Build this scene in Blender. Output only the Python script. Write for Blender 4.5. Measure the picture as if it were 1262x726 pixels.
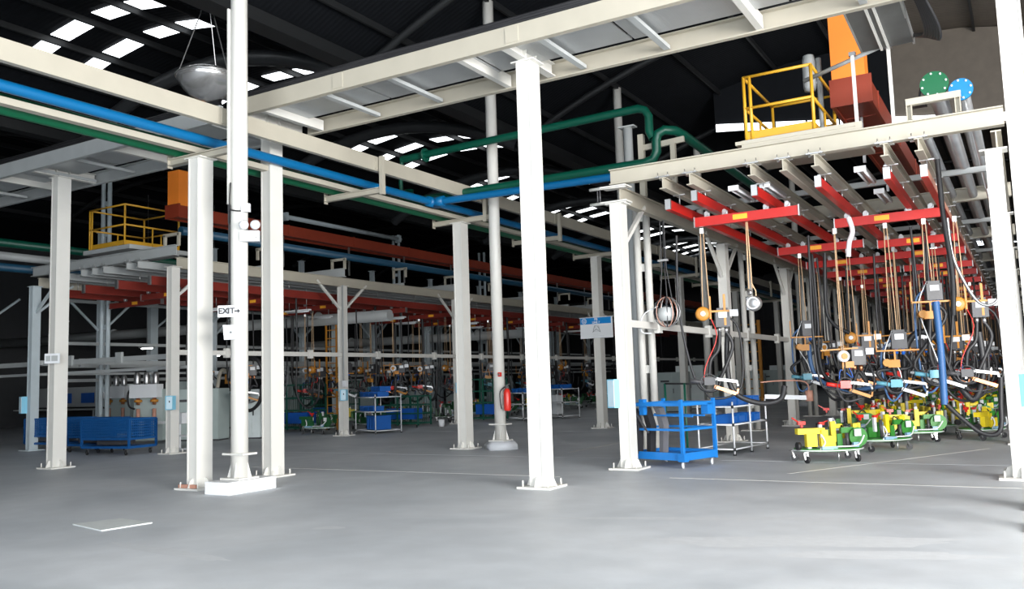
import bpy, math, random
from mathutils import Vector, Matrix
random.seed(7)
PI = math.pi
for o in list(bpy.data.objects): bpy.data.objects.remove(o)
SC = bpy.context.scene
COL = SC.collection

# ---------------------------------------------------------------- camera
F, YAW, PIT, ROL = 1069.3, math.radians(30.523), math.radians(5.682), math.radians(-1.848)
fw = Vector((-math.sin(YAW)*math.cos(PIT), math.cos(YAW)*math.cos(PIT), math.sin(PIT)))
r0 = Vector((math.cos(YAW), math.sin(YAW), 0)); u0 = r0.cross(fw)
rt = r0*math.cos(ROL) + u0*math.sin(ROL); up = -r0*math.sin(ROL) + u0*math.cos(ROL)
cd = bpy.data.cameras.new('camera'); cam = bpy.data.objects.new('camera', cd); COL.objects.link(cam)
cam.matrix_world = Matrix(((rt.x, up.x, -fw.x, 0), (rt.y, up.y, -fw.y, 0), (rt.z, up.z, -fw.z, 1.6), (0, 0, 0, 1)))
cd.sensor_width = 36; cd.lens = F/1262*36; cd.clip_end = 300; cd.clip_start = .05
SC.camera = cam

# ---------------------------------------------------------------- world and light
w = bpy.data.worlds.new('world'); SC.world = w; w.use_nodes = True
bg = w.node_tree.nodes['Background']; bg.inputs[0].default_value = (.86, .93, 1, 1); bg.inputs[1].default_value = 3.3

def area(name, loc, target, sx, sy, power, col=(1, 1, 1)):
    l = bpy.data.lights.new(name, 'AREA'); l.shape = 'RECTANGLE'; l.size = sx; l.size_y = sy; l.energy = power; l.color = col
    o = bpy.data.objects.new(name, l); COL.objects.link(o); o.location = loc
    o.rotation_euler = (Vector(target)-Vector(loc)).to_track_quat('-Z', 'Y').to_euler()
    return o
# daylight through the tall side door and the open front of the shed
area('side_door_daylight', (10.8, 3.0, 3.4), (-5, 13, 0.5), 8, 5, 4700, (1, .97, .93))
area('front_door_daylight', (2.5, -7.5, 3.4), (-5, 9, 0), 14, 6, 1500, (.93, .97, 1))
SC.view_settings.view_transform = 'Standard'; SC.view_settings.look = 'None'
SC.view_settings.exposure = 0.3; SC.view_settings.gamma = 1.0; SC.view_settings.use_curve_mapping = False

# ---------------------------------------------------------------- materials
MATS = {}
def mat(name, col, rough=.5, metal=0., var=.12, scale=3., bump=0., emit=0., alpha=None, wave=None, spec=.5):
    if name in MATS: return MATS[name]
    m = bpy.data.materials.new(name); m.use_nodes = True; nt = m.node_tree; b = nt.nodes['Principled BSDF']
    b.inputs['Roughness'].default_value = rough; b.inputs['Metallic'].default_value = metal
    b.inputs['Specular IOR Level'].default_value = spec
    tc = nt.nodes.new('ShaderNodeTexCoord'); nz = nt.nodes.new('ShaderNodeTexNoise')
    nz.inputs['Scale'].default_value = scale; nz.inputs['Detail'].default_value = 4
    nt.links.new(tc.outputs['Object'], nz.inputs['Vector'])
    mx = nt.nodes.new('ShaderNodeMix'); mx.data_type = 'RGBA'
    mx.inputs[6].default_value = (*[c*(1-var) for c in col], 1); mx.inputs[7].default_value = (*[min(1, c*(1+var)) for c in col], 1)
    nt.links.new(nz.outputs['Fac'], mx.inputs[0]); nt.links.new(mx.outputs[2], b.inputs['Base Color'])
    if bump or wave:
        bp = nt.nodes.new('ShaderNodeBump'); bp.inputs['Strength'].default_value = bump or .6; bp.inputs['Distance'].default_value = .03
        if wave:
            wv = nt.nodes.new('ShaderNodeTexWave'); wv.inputs['Scale'].default_value = wave[0]; wv.bands_direction = wave[1]
            nt.links.new(tc.outputs['Object'], wv.inputs['Vector']); nt.links.new(wv.outputs['Fac'], bp.inputs['Height'])
        else: nt.links.new(nz.outputs['Fac'], bp.inputs['Height'])
        nt.links.new(bp.outputs['Normal'], b.inputs['Normal'])
    if emit:
        b.inputs['Emission Color'].default_value = (*col, 1); b.inputs['Emission Strength'].default_value = emit
    MATS[name] = m; return m
WHITE = mat('white column paint', (.66, .65, .61), .45, var=.05)
CREAM = mat('cream beam paint', (.42, .39, .32), .5, var=.08)
GREYP = mat('grey white steel paint', (.40, .42, .42), .5, var=.1)
GALV = mat('galvanised sheet', (.46, .48, .48), .38, .75, var=.2, scale=2)
SILV = mat('polished foil', (.72, .72, .72), .24, .8, var=.1, scale=5, bump=.25)
STEEL = mat('bare steel', (.5, .5, .5), .35, .9)
RED = mat('red rail paint', (.46, .012, .008), .4, var=.12)
RUST = mat('red oxide duct paint', (.24, .032, .012), .5, var=.2)
ORANGE = mat('orange duct paint', (.95, .26, .03), .45, var=.06)
REDSHADE = mat('shade darkened red rail paint', (.20, .022, .014), .5, var=.2)  # left gantry rails: the same red, darkened to stand in for shade
AMBER = mat('amber plate', (.95, .42, .03), .5)
YELL = mat('yellow cage paint', (.60, .32, .02), .45)
LEMON = mat('lemon yellow fixture paint', (.80, .62, .02), .45, var=.04)
PALEB = mat('pale blue steel paint', (.50, .57, .60), .5)
OCHRE = mat('ochre machine paint', (.50, .21, .025), .45, var=.2)
BLUEP = mat('bright blue pipe paint', (.0, .12, .30), .4, var=.06)
BLUER = mat('blue rack paint', (.01, .17, .52), .4, var=.1)
BLUED = mat('deep blue crate plastic', (.01, .10, .45), .4, var=.1)
LBLUE = mat('light blue enamel', (.25, .62, .82), .4, var=.05)
GREENP = mat('dark green pipe paint', (.0, .075, .045), .4, var=.15)
GREENC = mat('cart green paint', (.035, .22, .03), .45, var=.15)
GREEND = mat('dark green mesh paint', (.01, .09, .06), .5)
BLACK = mat('black rubber', (.018, .018, .02), .5, var=.2)
DARK = mat('dark equipment', (.06, .06, .065), .45, var=.3)
COPPER = mat('copper', (.72, .30, .15), .35, .9)
ROPE = mat('tan hoist rope', (.62, .42, .25), .7)
EXTR = mat('extinguisher red', (.65, .03, .02), .3)
SIGNW = mat('sign white', (.74, .76, .78), .5, var=.01)
SIGNB = mat('sign blue', (.0, .22, .6), .5, var=.02)
INK = mat('sign ink', (.03, .03, .035), .6, var=.02)
CONC = mat('plinth concrete', (.80, .81, .82), .6, var=.06)
CONG = mat('grey plinth concrete', (.55, .57, .6), .6, var=.08)
BOARD = mat('grey board', (.64, .67, .66), .6, var=.12, scale=6)
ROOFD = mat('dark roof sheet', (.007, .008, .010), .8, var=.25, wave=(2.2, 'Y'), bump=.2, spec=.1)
ROOFLIT = mat('daylit brown grey roof sheet', (.12, .10, .08), .6, var=.25, wave=(2.2, 'Y'), bump=.4)  # lighter copy of the dark sheet, bounced daylight put into the colour
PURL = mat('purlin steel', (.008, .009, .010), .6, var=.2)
DUCTM = mat('arch tube steel', (.04, .043, .046), .4, .3, var=.2)
WALLM = mat('dim wall sheet', (.05, .052, .055), .7, var=.15, wave=(1.6, 'X'), bump=.3)
SKY = mat('translucent skylight sheet', (.93, .97, 1.), .5, var=.02, emit=2.6)
GREYB = mat('grey green machine enamel', (.40, .47, .46), .4, var=.08)
PINKY = mat('rusty pink primer', (.50, .25, .18), .5, var=.2)

def floor_material():
    m = bpy.data.materials.new('worn blue grey concrete'); m.use_nodes = True; nt = m.node_tree; N = nt.nodes; L = nt.links
    b = N['Principled BSDF']; tc = N.new('ShaderNodeTexCoord')
    def noise(s, d, dist=0.):
        n = N.new('ShaderNodeTexNoise'); n.inputs['Scale'].default_value = s; n.inputs['Detail'].default_value = d
        n.inputs['Distortion'].default_value = dist; L.new(tc.outputs['Object'], n.inputs['Vector']); return n
    n1 = noise(.32, 5, .5); n2 = noise(2.2, 8); n3 = noise(22, 4)
    r = N.new('ShaderNodeValToRGB'); r.color_ramp.elements[0].position = .36; r.color_ramp.elements[0].color = (.47, .50, .53, 1)
    r.color_ramp.elements[1].position = .64; r.color_ramp.elements[1].color = (.62, .645, .67, 1)
    L.new(n1.outputs['Fac'], r.inputs[0])
    r2 = N.new('ShaderNodeValToRGB'); r2.color_ramp.elements[0].position = .35; r2.color_ramp.elements[0].color = (.93, .93, .93, 1)
    r2.color_ramp.elements[1].position = .7; r2.color_ramp.elements[1].color = (1.05, 1.05, 1.05, 1); L.new(n2.outputs['Fac'], r2.inputs[0])
    mx = N.new('ShaderNodeMix'); mx.data_type = 'RGBA'; mx.blend_type = 'MULTIPLY'; mx.inputs[0].default_value = 1
    L.new(r.outputs[0], mx.inputs[6]); L.new(r2.outputs[0], mx.inputs[7]); L.new(mx.outputs[2], b.inputs['Base Color'])
    rr = N.new('ShaderNodeMapRange'); rr.inputs[3].default_value = .38; rr.inputs[4].default_value = .68
    L.new(n2.outputs['Fac'], rr.inputs[0]); L.new(rr.outputs[0], b.inputs['Roughness'])
    bp = N.new('ShaderNodeBump'); bp.inputs['Strength'].default_value = .12; bp.inputs['Distance'].default_value = .01
    L.new(n3.outputs['Fac'], bp.inputs['Height']); L.new(bp.outputs['Normal'], b.inputs['Normal'])
    return m

# ---------------------------------------------------------------- mesh helpers
V = Vector
class MB:
    def __init__(s): s.v = []; s.f = []; s.sm = []
    def add(s, vs, fs, smooth=False):
        n = len(s.v); s.v += [V(p) for p in vs]; s.f += [tuple(i+n for i in f) for f in fs]; s.sm += [smooth]*len(fs); return s
    def box(s, c, d, rz=0., M=None):
        hx, hy, hz = d[0]/2, d[1]/2, d[2]/2; vs = []
        for x, y, z in ((-1,-1,-1),(1,-1,-1),(1,1,-1),(-1,1,-1),(-1,-1,1),(1,-1,1),(1,1,1),(-1,1,1)):
            p = V((x*hx, y*hy, z*hz))
            if M: p = M @ p
            elif rz: p = Matrix.Rotation(rz, 3, 'Z') @ p
            vs.append(p+V(c))
        return s.add(vs, [(0,3,2,1),(4,5,6,7),(0,1,5,4),(1,2,6,5),(2,3,7,6),(3,0,4,7)])
    def frame(s, a, b):
        d = (V(b)-V(a)).normalized(); ref = V((0, 0, 1)) if abs(d.z) < .95 else V((1, 0, 0))
        x = d.cross(ref).normalized(); y = x.cross(d).normalized(); return d, x, y
    def bar(s, a, b, wd, ht):
        d, x, y = s.frame(a, b); a = V(a); b = V(b); vs = []
        for p in (a, b):
            for i, j in ((-1,-1),(1,-1),(1,1),(-1,1)): vs.append(p+x*i*wd/2+y*j*ht/2)
        return s.add(vs, [(0,1,2,3),(7,6,5,4),(0,4,5,1),(1,5,6,2),(2,6,7,3),(3,7,4,0)])
    def ibeam(s, a, b, wd, ht, t=.018):
        d, x, y = s.frame(a, b); o = y*(ht/2-t/2)
        s.bar(V(a)+o, V(b)+o, wd, t); s.bar(V(a)-o, V(b)-o, wd, t); s.bar(a, b, t, ht-2*t); return s
    def channel(s, a, b, wd, ht, t=.014, side=1):
        d, x, y = s.frame(a, b); o = y*(ht/2-t/2)
        s.bar(V(a)+o, V(b)+o, wd, t); s.bar(V(a)-o, V(b)-o, wd, t); q = x*side*(wd/2-t/2); s.bar(V(a)+q, V(b)+q, t, ht-2*t); return s
    def cyl(s, a, b, r, n=12, r2=None, caps=True):
        d, x, y = s.frame(a, b); r2 = r if r2 is None else r2; vs = []
        for p, q in ((V(a), r), (V(b), r2)):
            for i in range(n):
                t = 2*PI*i/n; vs.append(p+x*math.cos(t)*q+y*math.sin(t)*q)
        s.add(vs, [(i, (i+1) % n, n+(i+1) % n, n+i) for i in range(n)], True)
        if caps:
            k = len(s.v)-2*n
            s.f.append(tuple(k+i for i in reversed(range(n)))); s.f.append(tuple(k+n+i for i in range(n))); s.sm += [False, False]
        return s
    def tube(s, pts, r, n=8, sub=0):
        P = [V(p) for p in pts]
        if sub:
            Q = []
            for i in range(len(P)-1):
                p0 = P[max(i-1, 0)]; p1 = P[i]; p2 = P[i+1]; p3 = P[min(i+2, len(P)-1)]
                for k in range(sub):
                    t = k/sub
                    Q.append(.5*((2*p1)+(p2-p0)*t+(2*p0-5*p1+4*p2-p3)*t*t+(3*p1-p0-3*p2+p3)*t**3))
            P = Q+[P[-1]]
        vs = []; x = None
        for i, p in enumerate(P):
            d = (P[min(i+1, len(P)-1)]-P[max(i-1, 0)]).normalized()
            if x is None: x = d.orthogonal().normalized()
            x = (x-d*x.dot(d)).normalized(); y = d.cross(x)
            for k in range(n):
                t = 2*PI*k/n; vs.append(p+x*math.cos(t)*r+y*math.sin(t)*r)
        fs = [(i*n+k, i*n+(k+1) % n, (i+1)*n+(k+1) % n, (i+1)*n+k) for i in range(len(P)-1) for k in range(n)]
        return s.add(vs, fs, True)
    def lathe(s, prof, c, axis='Z', n=20):
        vs = []
        for r, z in prof:
            for k in range(n):
                t = 2*PI*k/n; p = (r*math.cos(t), r*math.sin(t), z)
                if axis == 'Y': p = (p[0], p[2], p[1])
                if axis == 'X': p = (p[2], p[0], p[1])
                vs.append(V(p)+V(c))
        fs = [(i*n+k, i*n+(k+1) % n, (i+1)*n+(k+1) % n, (i+1)*n+k) for i in range(len(prof)-1) for k in range(n)]
        return s.add(vs, fs, True)
    def prism(s, poly, a, t, M=None):     # poly in local XZ, extruded along local Y by t
        n = len(poly); vs = [V((x, 0, z)) for x, z in poly]+[V((x, t, z)) for x, z in poly]
        if M: vs = [M @ p for p in vs]
        vs = [p+V(a) for p in vs]
        return s.add(vs, [tuple(range(n)), tuple(reversed(range(n, 2*n)))]+[(i, n+i, n+(i+1) % n, (i+1) % n) for i in range(n)])
    def mesh(s, name, m):
        me = bpy.data.meshes.new(name); me.from_pydata([tuple(p) for p in s.v], [], s.f); me.materials.append(m)
        me.polygons.foreach_set('use_smooth', s.sm); me.update(); return me
KIDS = {}; WL = {}
def link(name, me, parent=None, off=None):
    o = bpy.data.objects.new(name, me); COL.objects.link(o)
    if parent is not None:
        o.parent = parent; KIDS.setdefault(parent.name, []).append(o); o.location = off if off else (0, 0, 0)
    return o
def part(name, mb, m, parent, world=True, label=None):
    """one mesh object under parent; world=True when the coordinates are the scene's"""
    if world and parent.name in WL:
        q = WL[parent.name]
        if q.length > 0: mb.v = [p-q for p in mb.v]
    o = link(name, mb.mesh(name, m), parent)
    WL[o.name] = WL.get(parent.name, V((0, 0, 0))) if world else V((0, 0, 0))
    if label: o['label'] = label
    return o
def tag(o, label, cat, group=None):
    o['label'] = label; o['category'] = cat
    if group: o['group'] = group
    return o
def thing(name, label, cat, loc=(0, 0, 0), rz=0, group=None):
    o = bpy.data.objects.new(name, None); COL.objects.link(o); o.location = loc; o.rotation_euler = (0, 0, rz); o.empty_display_size = .2
    WL[o.name] = V(loc); return tag(o, label, cat, group)
def single(name, mb, m, label, cat, group=None):
    o = link(name, mb.mesh(name, m)); return tag(o, label, cat, group)
def struct(name, mb, m):
    o = link(name, mb.mesh(name, m)); o['kind'] = 'structure'; WL[o.name] = V((0, 0, 0)); return o
def dup(o, loc=None, rz=None, label=None, group=None, parent=None):
    c = o.copy(); COL.objects.link(c)
    if parent is not None: c.parent = parent
    if loc is not None: c.location = loc
    if rz is not None: c.rotation_euler = (0, 0, rz)
    if label: c['label'] = label
    if group: c['group'] = group
    for ch in KIDS.get(o.name, []): dup(ch, parent=c)
    return c
def text(body, size, m, parent, M, name='lettering'):
    cu = bpy.data.curves.new('t', 'FONT'); cu.body = body; cu.size = size; cu.align_x = 'CENTER'; cu.align_y = 'CENTER'; cu.extrude = .003; cu.offset = .003
    to = bpy.data.objects.new('t', cu); COL.objects.link(to); bpy.context.view_layer.update()
    me = bpy.data.meshes.new_from_object(to); bpy.data.objects.remove(to); me.materials.clear(); me.materials.append(m)
    me.transform(M); o = link(name, me, parent); return o

# ---------------------------------------------------------------- setting
struct('floor', MB().box((-20, 37, -.05), (76, 96, .1)), floor_material())
fl = bpy.data.objects['floor']
LINE = mat('worn cream line paint', (.58, .575, .55), .5, var=.2, scale=9)
JOINT = mat('joint filler', (.42, .44, .46), .7)
SCUFF = mat('pale worn patch', (.59, .61, .63), .6, var=.1, scale=9)
for a, b, wd in (((-8.8, 17.2), (-8.8, 60), .06), ((-5.0, 13.2), (2.5, 13.2), .05), ((-3.4, 14.2), (-.8, 19.3), .05), ((-14, 12.9), (-6.8, 12.9), .04)):
    part('floor_line', MB().bar((a[0], a[1], .0015), (b[0], b[1], .0015), wd, .003), LINE, fl)
def patch(cx, cy, a, b, rz, seed):
    rg = random.Random(seed); n = 26; M = Matrix.Rotation(rz, 3, 'Z'); P = []
    for i in range(n):
        t = 2*PI*i/n; q = 1+rg.uniform(-.22, .12); P.append(M @ V((a*math.cos(t)*q, b*math.sin(t)*q, 0))+V((cx, cy, .0012)))
    part('worn_patch', MB().add(P, [tuple(range(n))]), SCUFF, fl)
patch(-2.0, 8.6, 1.5, .32, .35, 1); patch(-1.2, 8.2, .9, .2, .3, 2); patch(-7.6, 5.9, 1.1, .12, -.1, 3); patch(-7.0, 7.6, .22, .1, .5, 4); patch(-3.2, 9.6, 2.2, .1, .32, 5)
for y in (16.1, 24, 31.9, 39.8):
    part('floor_joint', MB().bar((-45, y, .001), (9, y, .001), .02, .002), JOINT, fl)

def vz(x, cx, hw, apex, drop): return apex-drop*((x-cx)/hw)**2
def vault(cx, hw, apex, drop, y0, y1, nx=20, t=.06):
    mb = MB(); P = []
    for i in range(nx+1):
        x = cx-hw+2*hw*i/nx; P.append((x, apex-drop*((x-cx)/hw)**2))
    n = len(P); vs = [(x, y0, z) for x, z in P]+[(x, y1, z) for x, z in P]+[(x, y0, z+t) for x, z in P]+[(x, y1, z+t) for x, z in P]
    fs = [(i, i+1, n+i+1, n+i) for i in range(n-1)]+[(2*n+i, 3*n+i, 3*n+i+1, 2*n+i+1) for i in range(n-1)]
    mb.add(vs, fs); return mb
VA = (-19.6, 5.75, 11.27, 1.49); VB = (-3.7, 10.15, 12.4, 2.62); VC = (-32.6, 7.2, 11.4, 1.6)
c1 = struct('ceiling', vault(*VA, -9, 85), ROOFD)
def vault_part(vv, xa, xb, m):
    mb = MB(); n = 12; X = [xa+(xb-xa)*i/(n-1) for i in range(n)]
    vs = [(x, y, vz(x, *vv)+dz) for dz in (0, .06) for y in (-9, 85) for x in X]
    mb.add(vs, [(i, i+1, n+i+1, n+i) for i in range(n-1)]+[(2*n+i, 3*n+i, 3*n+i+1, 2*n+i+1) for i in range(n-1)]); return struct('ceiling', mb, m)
c2 = vault_part(VB, -13.85, -3.2, ROOFD); vault_part(VB, -3.2, 6.45, ROOFLIT)  # right part in the lighter copy, daylight painted into its colour
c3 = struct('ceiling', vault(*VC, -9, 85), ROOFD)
for c, vv in ((c1, VA), (c2, VB), (c3, VC)):
    for x in ((-5.1, -3.55, -2.02, -.5, 1.05, 2.55, 4.1, 5.4) if c is c1 else [f*vv[1] for f in (-.9, -.7, -.5, -.3, -.1, .1, .3, .5, .7, .9)]):
        z = vz(vv[0]+x, *vv)-.1
        part('purlin', MB().channel((vv[0]+x, -9, z), (vv[0]+x, 85, z), .07, .16), PURL, c)
    for y in (8.5, 16.2, 24.2, 32.2, 40.2, 48.2, 56.2, 64.2):
        pts = [(vv[0]-vv[1]+2*vv[1]*i/24, y, vz(vv[0]-vv[1]+2*vv[1]*i/24, *vv)-.5) for i in range(25)]
        part('arch_tube', MB().tube(pts, .22 if c is c1 else .1, 10), DUCTM if c is c1 else PURL, c)
struct('trim_1', MB().box((-13.9, 38, 9.6), (.5, 94, .3)), PURL)
struct('trim_2', MB().box((-25.35, 38, 9.6), (.4, 94, .3)), PURL)
struct('trim_3', MB().box((6.6, 38, 9.6), (.5, 94, .5)), PURL)
struct('wall_back', MB().box((-20, 85.1, 6), (76, .2, 12)), WALLM)
struct('wall_left', MB().box((-46, 38, 5), (.2, 94, 10)), WALLM)
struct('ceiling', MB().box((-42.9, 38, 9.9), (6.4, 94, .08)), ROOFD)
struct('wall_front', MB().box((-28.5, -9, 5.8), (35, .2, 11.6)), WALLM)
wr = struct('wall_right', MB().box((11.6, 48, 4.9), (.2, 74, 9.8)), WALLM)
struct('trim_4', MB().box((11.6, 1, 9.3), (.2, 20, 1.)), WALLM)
struct('ceiling', MB().box((9.0, 38, 9.8), (5.4, 94, .08)), ROOFLIT)

# skylight panels in the left vault
wn = 0
SKX = [(-22.5, -21.75), (-21.5, -20.4), (-19.75, -18.65), (-18.45, -17.3)]
for gy in ([13.2, 14.7], [18.9, 20.4], [26, 27.7, 29.4], [34.5, 36.2, 37.9], [42.5, 44.2, 46], [51, 53, 55], [60, 62, 64]):
    for k, y in enumerate(gy):
        for a, b in SKX:
            if y < 19 and a < -22 and False: continue
            wn += 1; mb = MB()
            za, zb = vz(a, *VA)-.03, vz(b, *VA)-.03
            mb.add([(a, y-.26, za), (b, y-.26, zb), (b, y+.26, zb), (a, y+.26, za), (a, y-.26, za+.02), (b, y-.26, zb+.02), (b, y+.26, zb+.02), (a, y+.26, za+.02)],
                   [(0,3,2,1),(4,5,6,7),(0,1,5,4),(1,2,6,5),(2,3,7,6),(3,0,4,7)])
            struct('window_%d' % wn, mb, SKY)
# fascia, dark left, daylight-toned right, and clerestory strip under the right vault
fa = [(-10.9, 8.2), (-10.9, 8.6)]+[(-10.9+i, vz(-10.9+i, *VB)-.02) for i in range(1, 12)]+[(.6, 8.92), (-9.0, 10.25)]
struct('trim_5', MB().prism([(-9.0, 10.3), (-3.2, 9.4), (-3.2, 12.35), (-6.4, 12.2), (-9, 11.7)], (0, 30.0, 0), .1), ROOFD)
struct('trim_6', MB().prism([(-3.2, 9.4), (3.6, 8.4), (3.6, 11.0), (1.6, 11.65), (-1, 12.2), (-3.2, 12.35)], (0, 30.0, 0), .1), ROOFLIT)
for i in range(12):
    x0, x1 = -8.95+i*1.05, -8.95+i*1.05+.98; z0 = 10.5-(x0+9)*.138; z1 = 10.5-(x1+9)*.138
    wn += 1
    struct('window_%d' % wn, MB().prism([(x0, z0-.27), (x1, z1-.24), (x1, z1), (x0, z0)], (0, 29.92, 0), .04), SKY)

# ---------------------------------------------------------------- columns
def plate(mb, x, y, s, z=.0): return mb.box((x, y, z+.015), (s, s, .03))
def steel_column(x, y, top, label, cat='column', wdt=.3, group=None, m=WHITE, braces=(), plate_s=.56, detail=True):
    t = thing('steel_column', label, cat, (x, y, 0), group=group)
    sh = MB(); sh.box((x, y, top/2+.015), (wdt*.62, wdt, top-.03))
    part('shaft', sh, m, t)
    part('shaft_flange', MB().box((x-wdt*.36, y, top/2+.015), (.025, wdt+.02, top-.03)).box((x+wdt*.36, y, top/2+.015), (.025, wdt+.02, top-.03)), m, t)
    part('base_plate', plate(MB(), x, y, plate_s), m, t)
    if detail:
        for dx, dy in ((1, 0), (-1, 0), (0, 1), (0, -1)):
            mb = MB(); h = .16; o = wdt/2-.03; e = .13
            M = Matrix.Rotation(math.atan2(dy, dx), 3, 'Z')
            mb.prism([(o, .03), (o+e, .03), (o+e*.55, h), (o, h+.03)], (x, y, 0), .016, M); part('gusset', mb, m, t)
        for dx, dy in ((1, 1), (-1, 1), (1, -1), (-1, -1)):
            q = plate_s/2-.07; part('anchor_bolt', MB().cyl((x+dx*q, y+dy*q, .03), (x+dx*q, y+dy*q, .12), .014, 6), m, t)
    part('cap_plate', MB().box((x, y, top-.01), (wdt+.1, wdt+.06, .02)), m, t)
    for a, b in braces: part('brace', MB().bar(a, b, .07, .07), m, t)
    return t
def tcol(x, y, label):
    t = steel_column(x, y, 6.56, label)
    part('head_beam', MB().ibeam((x, y-.76, 6.68), (x, y+.81, 6.68), .14, .22), WHITE, t)
    part('stiffener', MB().box((x, y-.16, 6.68), (.15, .02, .24)).box((x, y+.16, 6.68), (.15, .02, .24)), WHITE, t)
    return t
tcol(-18.72, 11.6, 'grey-white steel column at far left standing in front of the blue mesh carts')
tcol(-12.07, 11.64, 'white steel column just right of the round column with emergency lamps')
tcol(-6.4, 11.56, 'tall white steel column standing alone mid-floor, nearest under the cable tray bridge')
tcol(.12, 11.45, 'wide overexposed white column cut by the right edge of the picture')
g = thing('guard_post', 'stub post whose white base plate pokes in at the lower right edge', 'post', (.12, 10.0, 0))
part('base_plate', plate(MB(), .12, 10.0, .5), WHITE, g); part('post', MB().cyl((.12, 10, .03), (.12, 10, 1.1), .09, 14), WHITE, g)
part('gusset', MB().prism([(-.19, .03), (-.05, .03), (-.05, .2)], (.12, 10, 0), .016), WHITE, g)
part('post_cap', MB().cyl((.12, 10, 1.1), (.12, 10, 1.13), .1, 14), WHITE, g)

R1 = [(9.85, 'white steel column with rusty foot directly left of the white plinth'), (17.75, 'white pipe rack column right of the blue crate shelf, left of the extinguisher'),
      (25.65, 'pale pipe rack column that carries the blue and white line sign'), (33.55, 'far pipe rack column seen behind the tall white mesh cluster, fourth of its row'),
      (41.4, 'fifth and farther pipe rack column under the long cream beam'), (49.3, 'faint sixth pipe rack column near the far end'), (57.2, 'last visible pipe rack column, smallest')]
for y, lb in R1:
    t = steel_column(-11.9, y, 5.55, lb, detail=y < 30)
    part('head_arm', MB().ibeam((-12.7, y, 5.6), (-11.05, y, 5.6), .1, .12), CREAM, t)
    part('arm_end_plate', MB().box((-12.7, y, 5.62), (.02, .1, .24)), CREAM, t)
part('rusty_foot', MB().box((-11.95, 9.66, .05), (.42, .05, .07)), PINKY, bpy.data.objects['steel_column.004'], label='rusty brown foot flange')

# ---------------------------------------------------------------- pipe rack along the aisle
t = thing('rack_beam', 'long cream overhead beam running from upper left into the distance, with droppers', 'beam', (-11.3, 2, 6.15))
part('beam_web', MB().channel((-11.3, 1.5, 6.15), (-11.3, 70, 6.15), .1, .3, .02, 1), CREAM, t)
for y in (9.85, 13.8, 17.75, 21.7, 25.65, 29.6, 33.55, 37.5, 41.4, 45.3, 49.3):
    part('dropper', MB().bar((-11.15, y, 5.5), (-11.15, y, 6.3), .09, .09), CREAM, t)
    part('splice_plate', MB().box((-11.24, y, 6.15), (.02, .24, .26)), CREAM, t)
    if int(y*10) in (138, 217, 296, 375):
        part('cross_arm', MB().ibeam((-12.7, y, 5.6), (-11.1, y, 5.6), .1, .12), CREAM, t)
        part('arm_end_plate', MB().box((-12.7, y, 5.62), (.02, .1, .24)), CREAM, t)
single('blue_pipe', MB().tube([(-11.82, 1, 5.86), (-11.82, 16.4, 5.86), (-11.82, 70, 5.86)], .085, 12), BLUEP, 'bright blue pipe running under the long cream beam from the upper left', 'pipe')
single('white_duct', MB().bar((-12.08, 1, 5.73), (-12.08, 70, 5.73), .14, .1), CREAM, 'flat cream cable duct between the blue and the green pipe', 'duct')
single('green_pipe', MB().tube([(-12.48, 1, 5.82), (-12.48, 30, 5.82), (-12.48, 70, 5.82)], .155, 12), mat('mid green pipe paint', (0, .11, .045), .45), 'dark green pipe on the rack arms, lowest of the three from the left edge', 'pipe')
t = thing('blue_branch_pipe', 'blue branch pipe crossing from the rack to the right platform', 'pipe', (-11.82, 16.5, 5.77))
part('pipe_run', MB().tube([(-11.82, 16.5, 5.86), (-6.3, 16.62, 5.8)], .085, 12), BLUEP, t)
part('tee_fitting', MB().cyl((-11.82, 16.3, 5.86), (-11.82, 16.7, 5.86), .12, 14).cyl((-11.78, 16.5, 5.86), (-11.5, 16.51, 5.86), .12, 14), BLUEP, t)
GY = 17.0
t = thing('green_header_pipe', 'dark green pipe loop crossing above the aisle to the right platform', 'pipe', (-6.4, GY, 6.1))
part('lower_run', MB().tube([(-13.1, GY, 6.1), (-7, GY, 6.1), (-6.65, GY, 6.1), (-6.45, GY, 6.16), (-6.38, GY, 6.3), (-6.38, GY, 6.55), (-6.33, GY, 6.68), (-6.2, GY+.02, 6.74), (-6.02, GY+.2, 6.74), (-5.95, GY+.5, 6.7), (-5.9, 24, 6.5), (-5.9, 60, 6.5)], .1, 12), GREENP, t)
part('upper_run', MB().tube([(-13.1, GY, 7.2), (-7, GY, 7.3), (-6.75, GY, 7.3), (-6.6, GY, 7.24), (-6.52, GY, 7.1), (-6.52, GY, 6.75), (-6.45, GY, 6.6)], .09, 12), GREENP, t)
part('flange', MB().cyl((-12.4, GY, 7.2), (-12.35, GY, 7.2), .17, 16), GREENP, t); part('flange', MB().cyl((-13.1, GY, 6.1), (-13.0, GY, 6.1), .17, 16), GREENP, t)
part('valve', MB().cyl((-12.9, GY, 6.0), (-12.9, GY, 6.4), .12, 12).cyl((-13.3, GY, 6.0), (-12.6, GY, 6.0), .07, 10), GREENP, t)
part('valve_riser', MB().tube([(-13.1, GY, 6.1), (-13.15, GY, 6.6), (-13.1, GY, 7.2)], .05, 8), GREENP, t)

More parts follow.
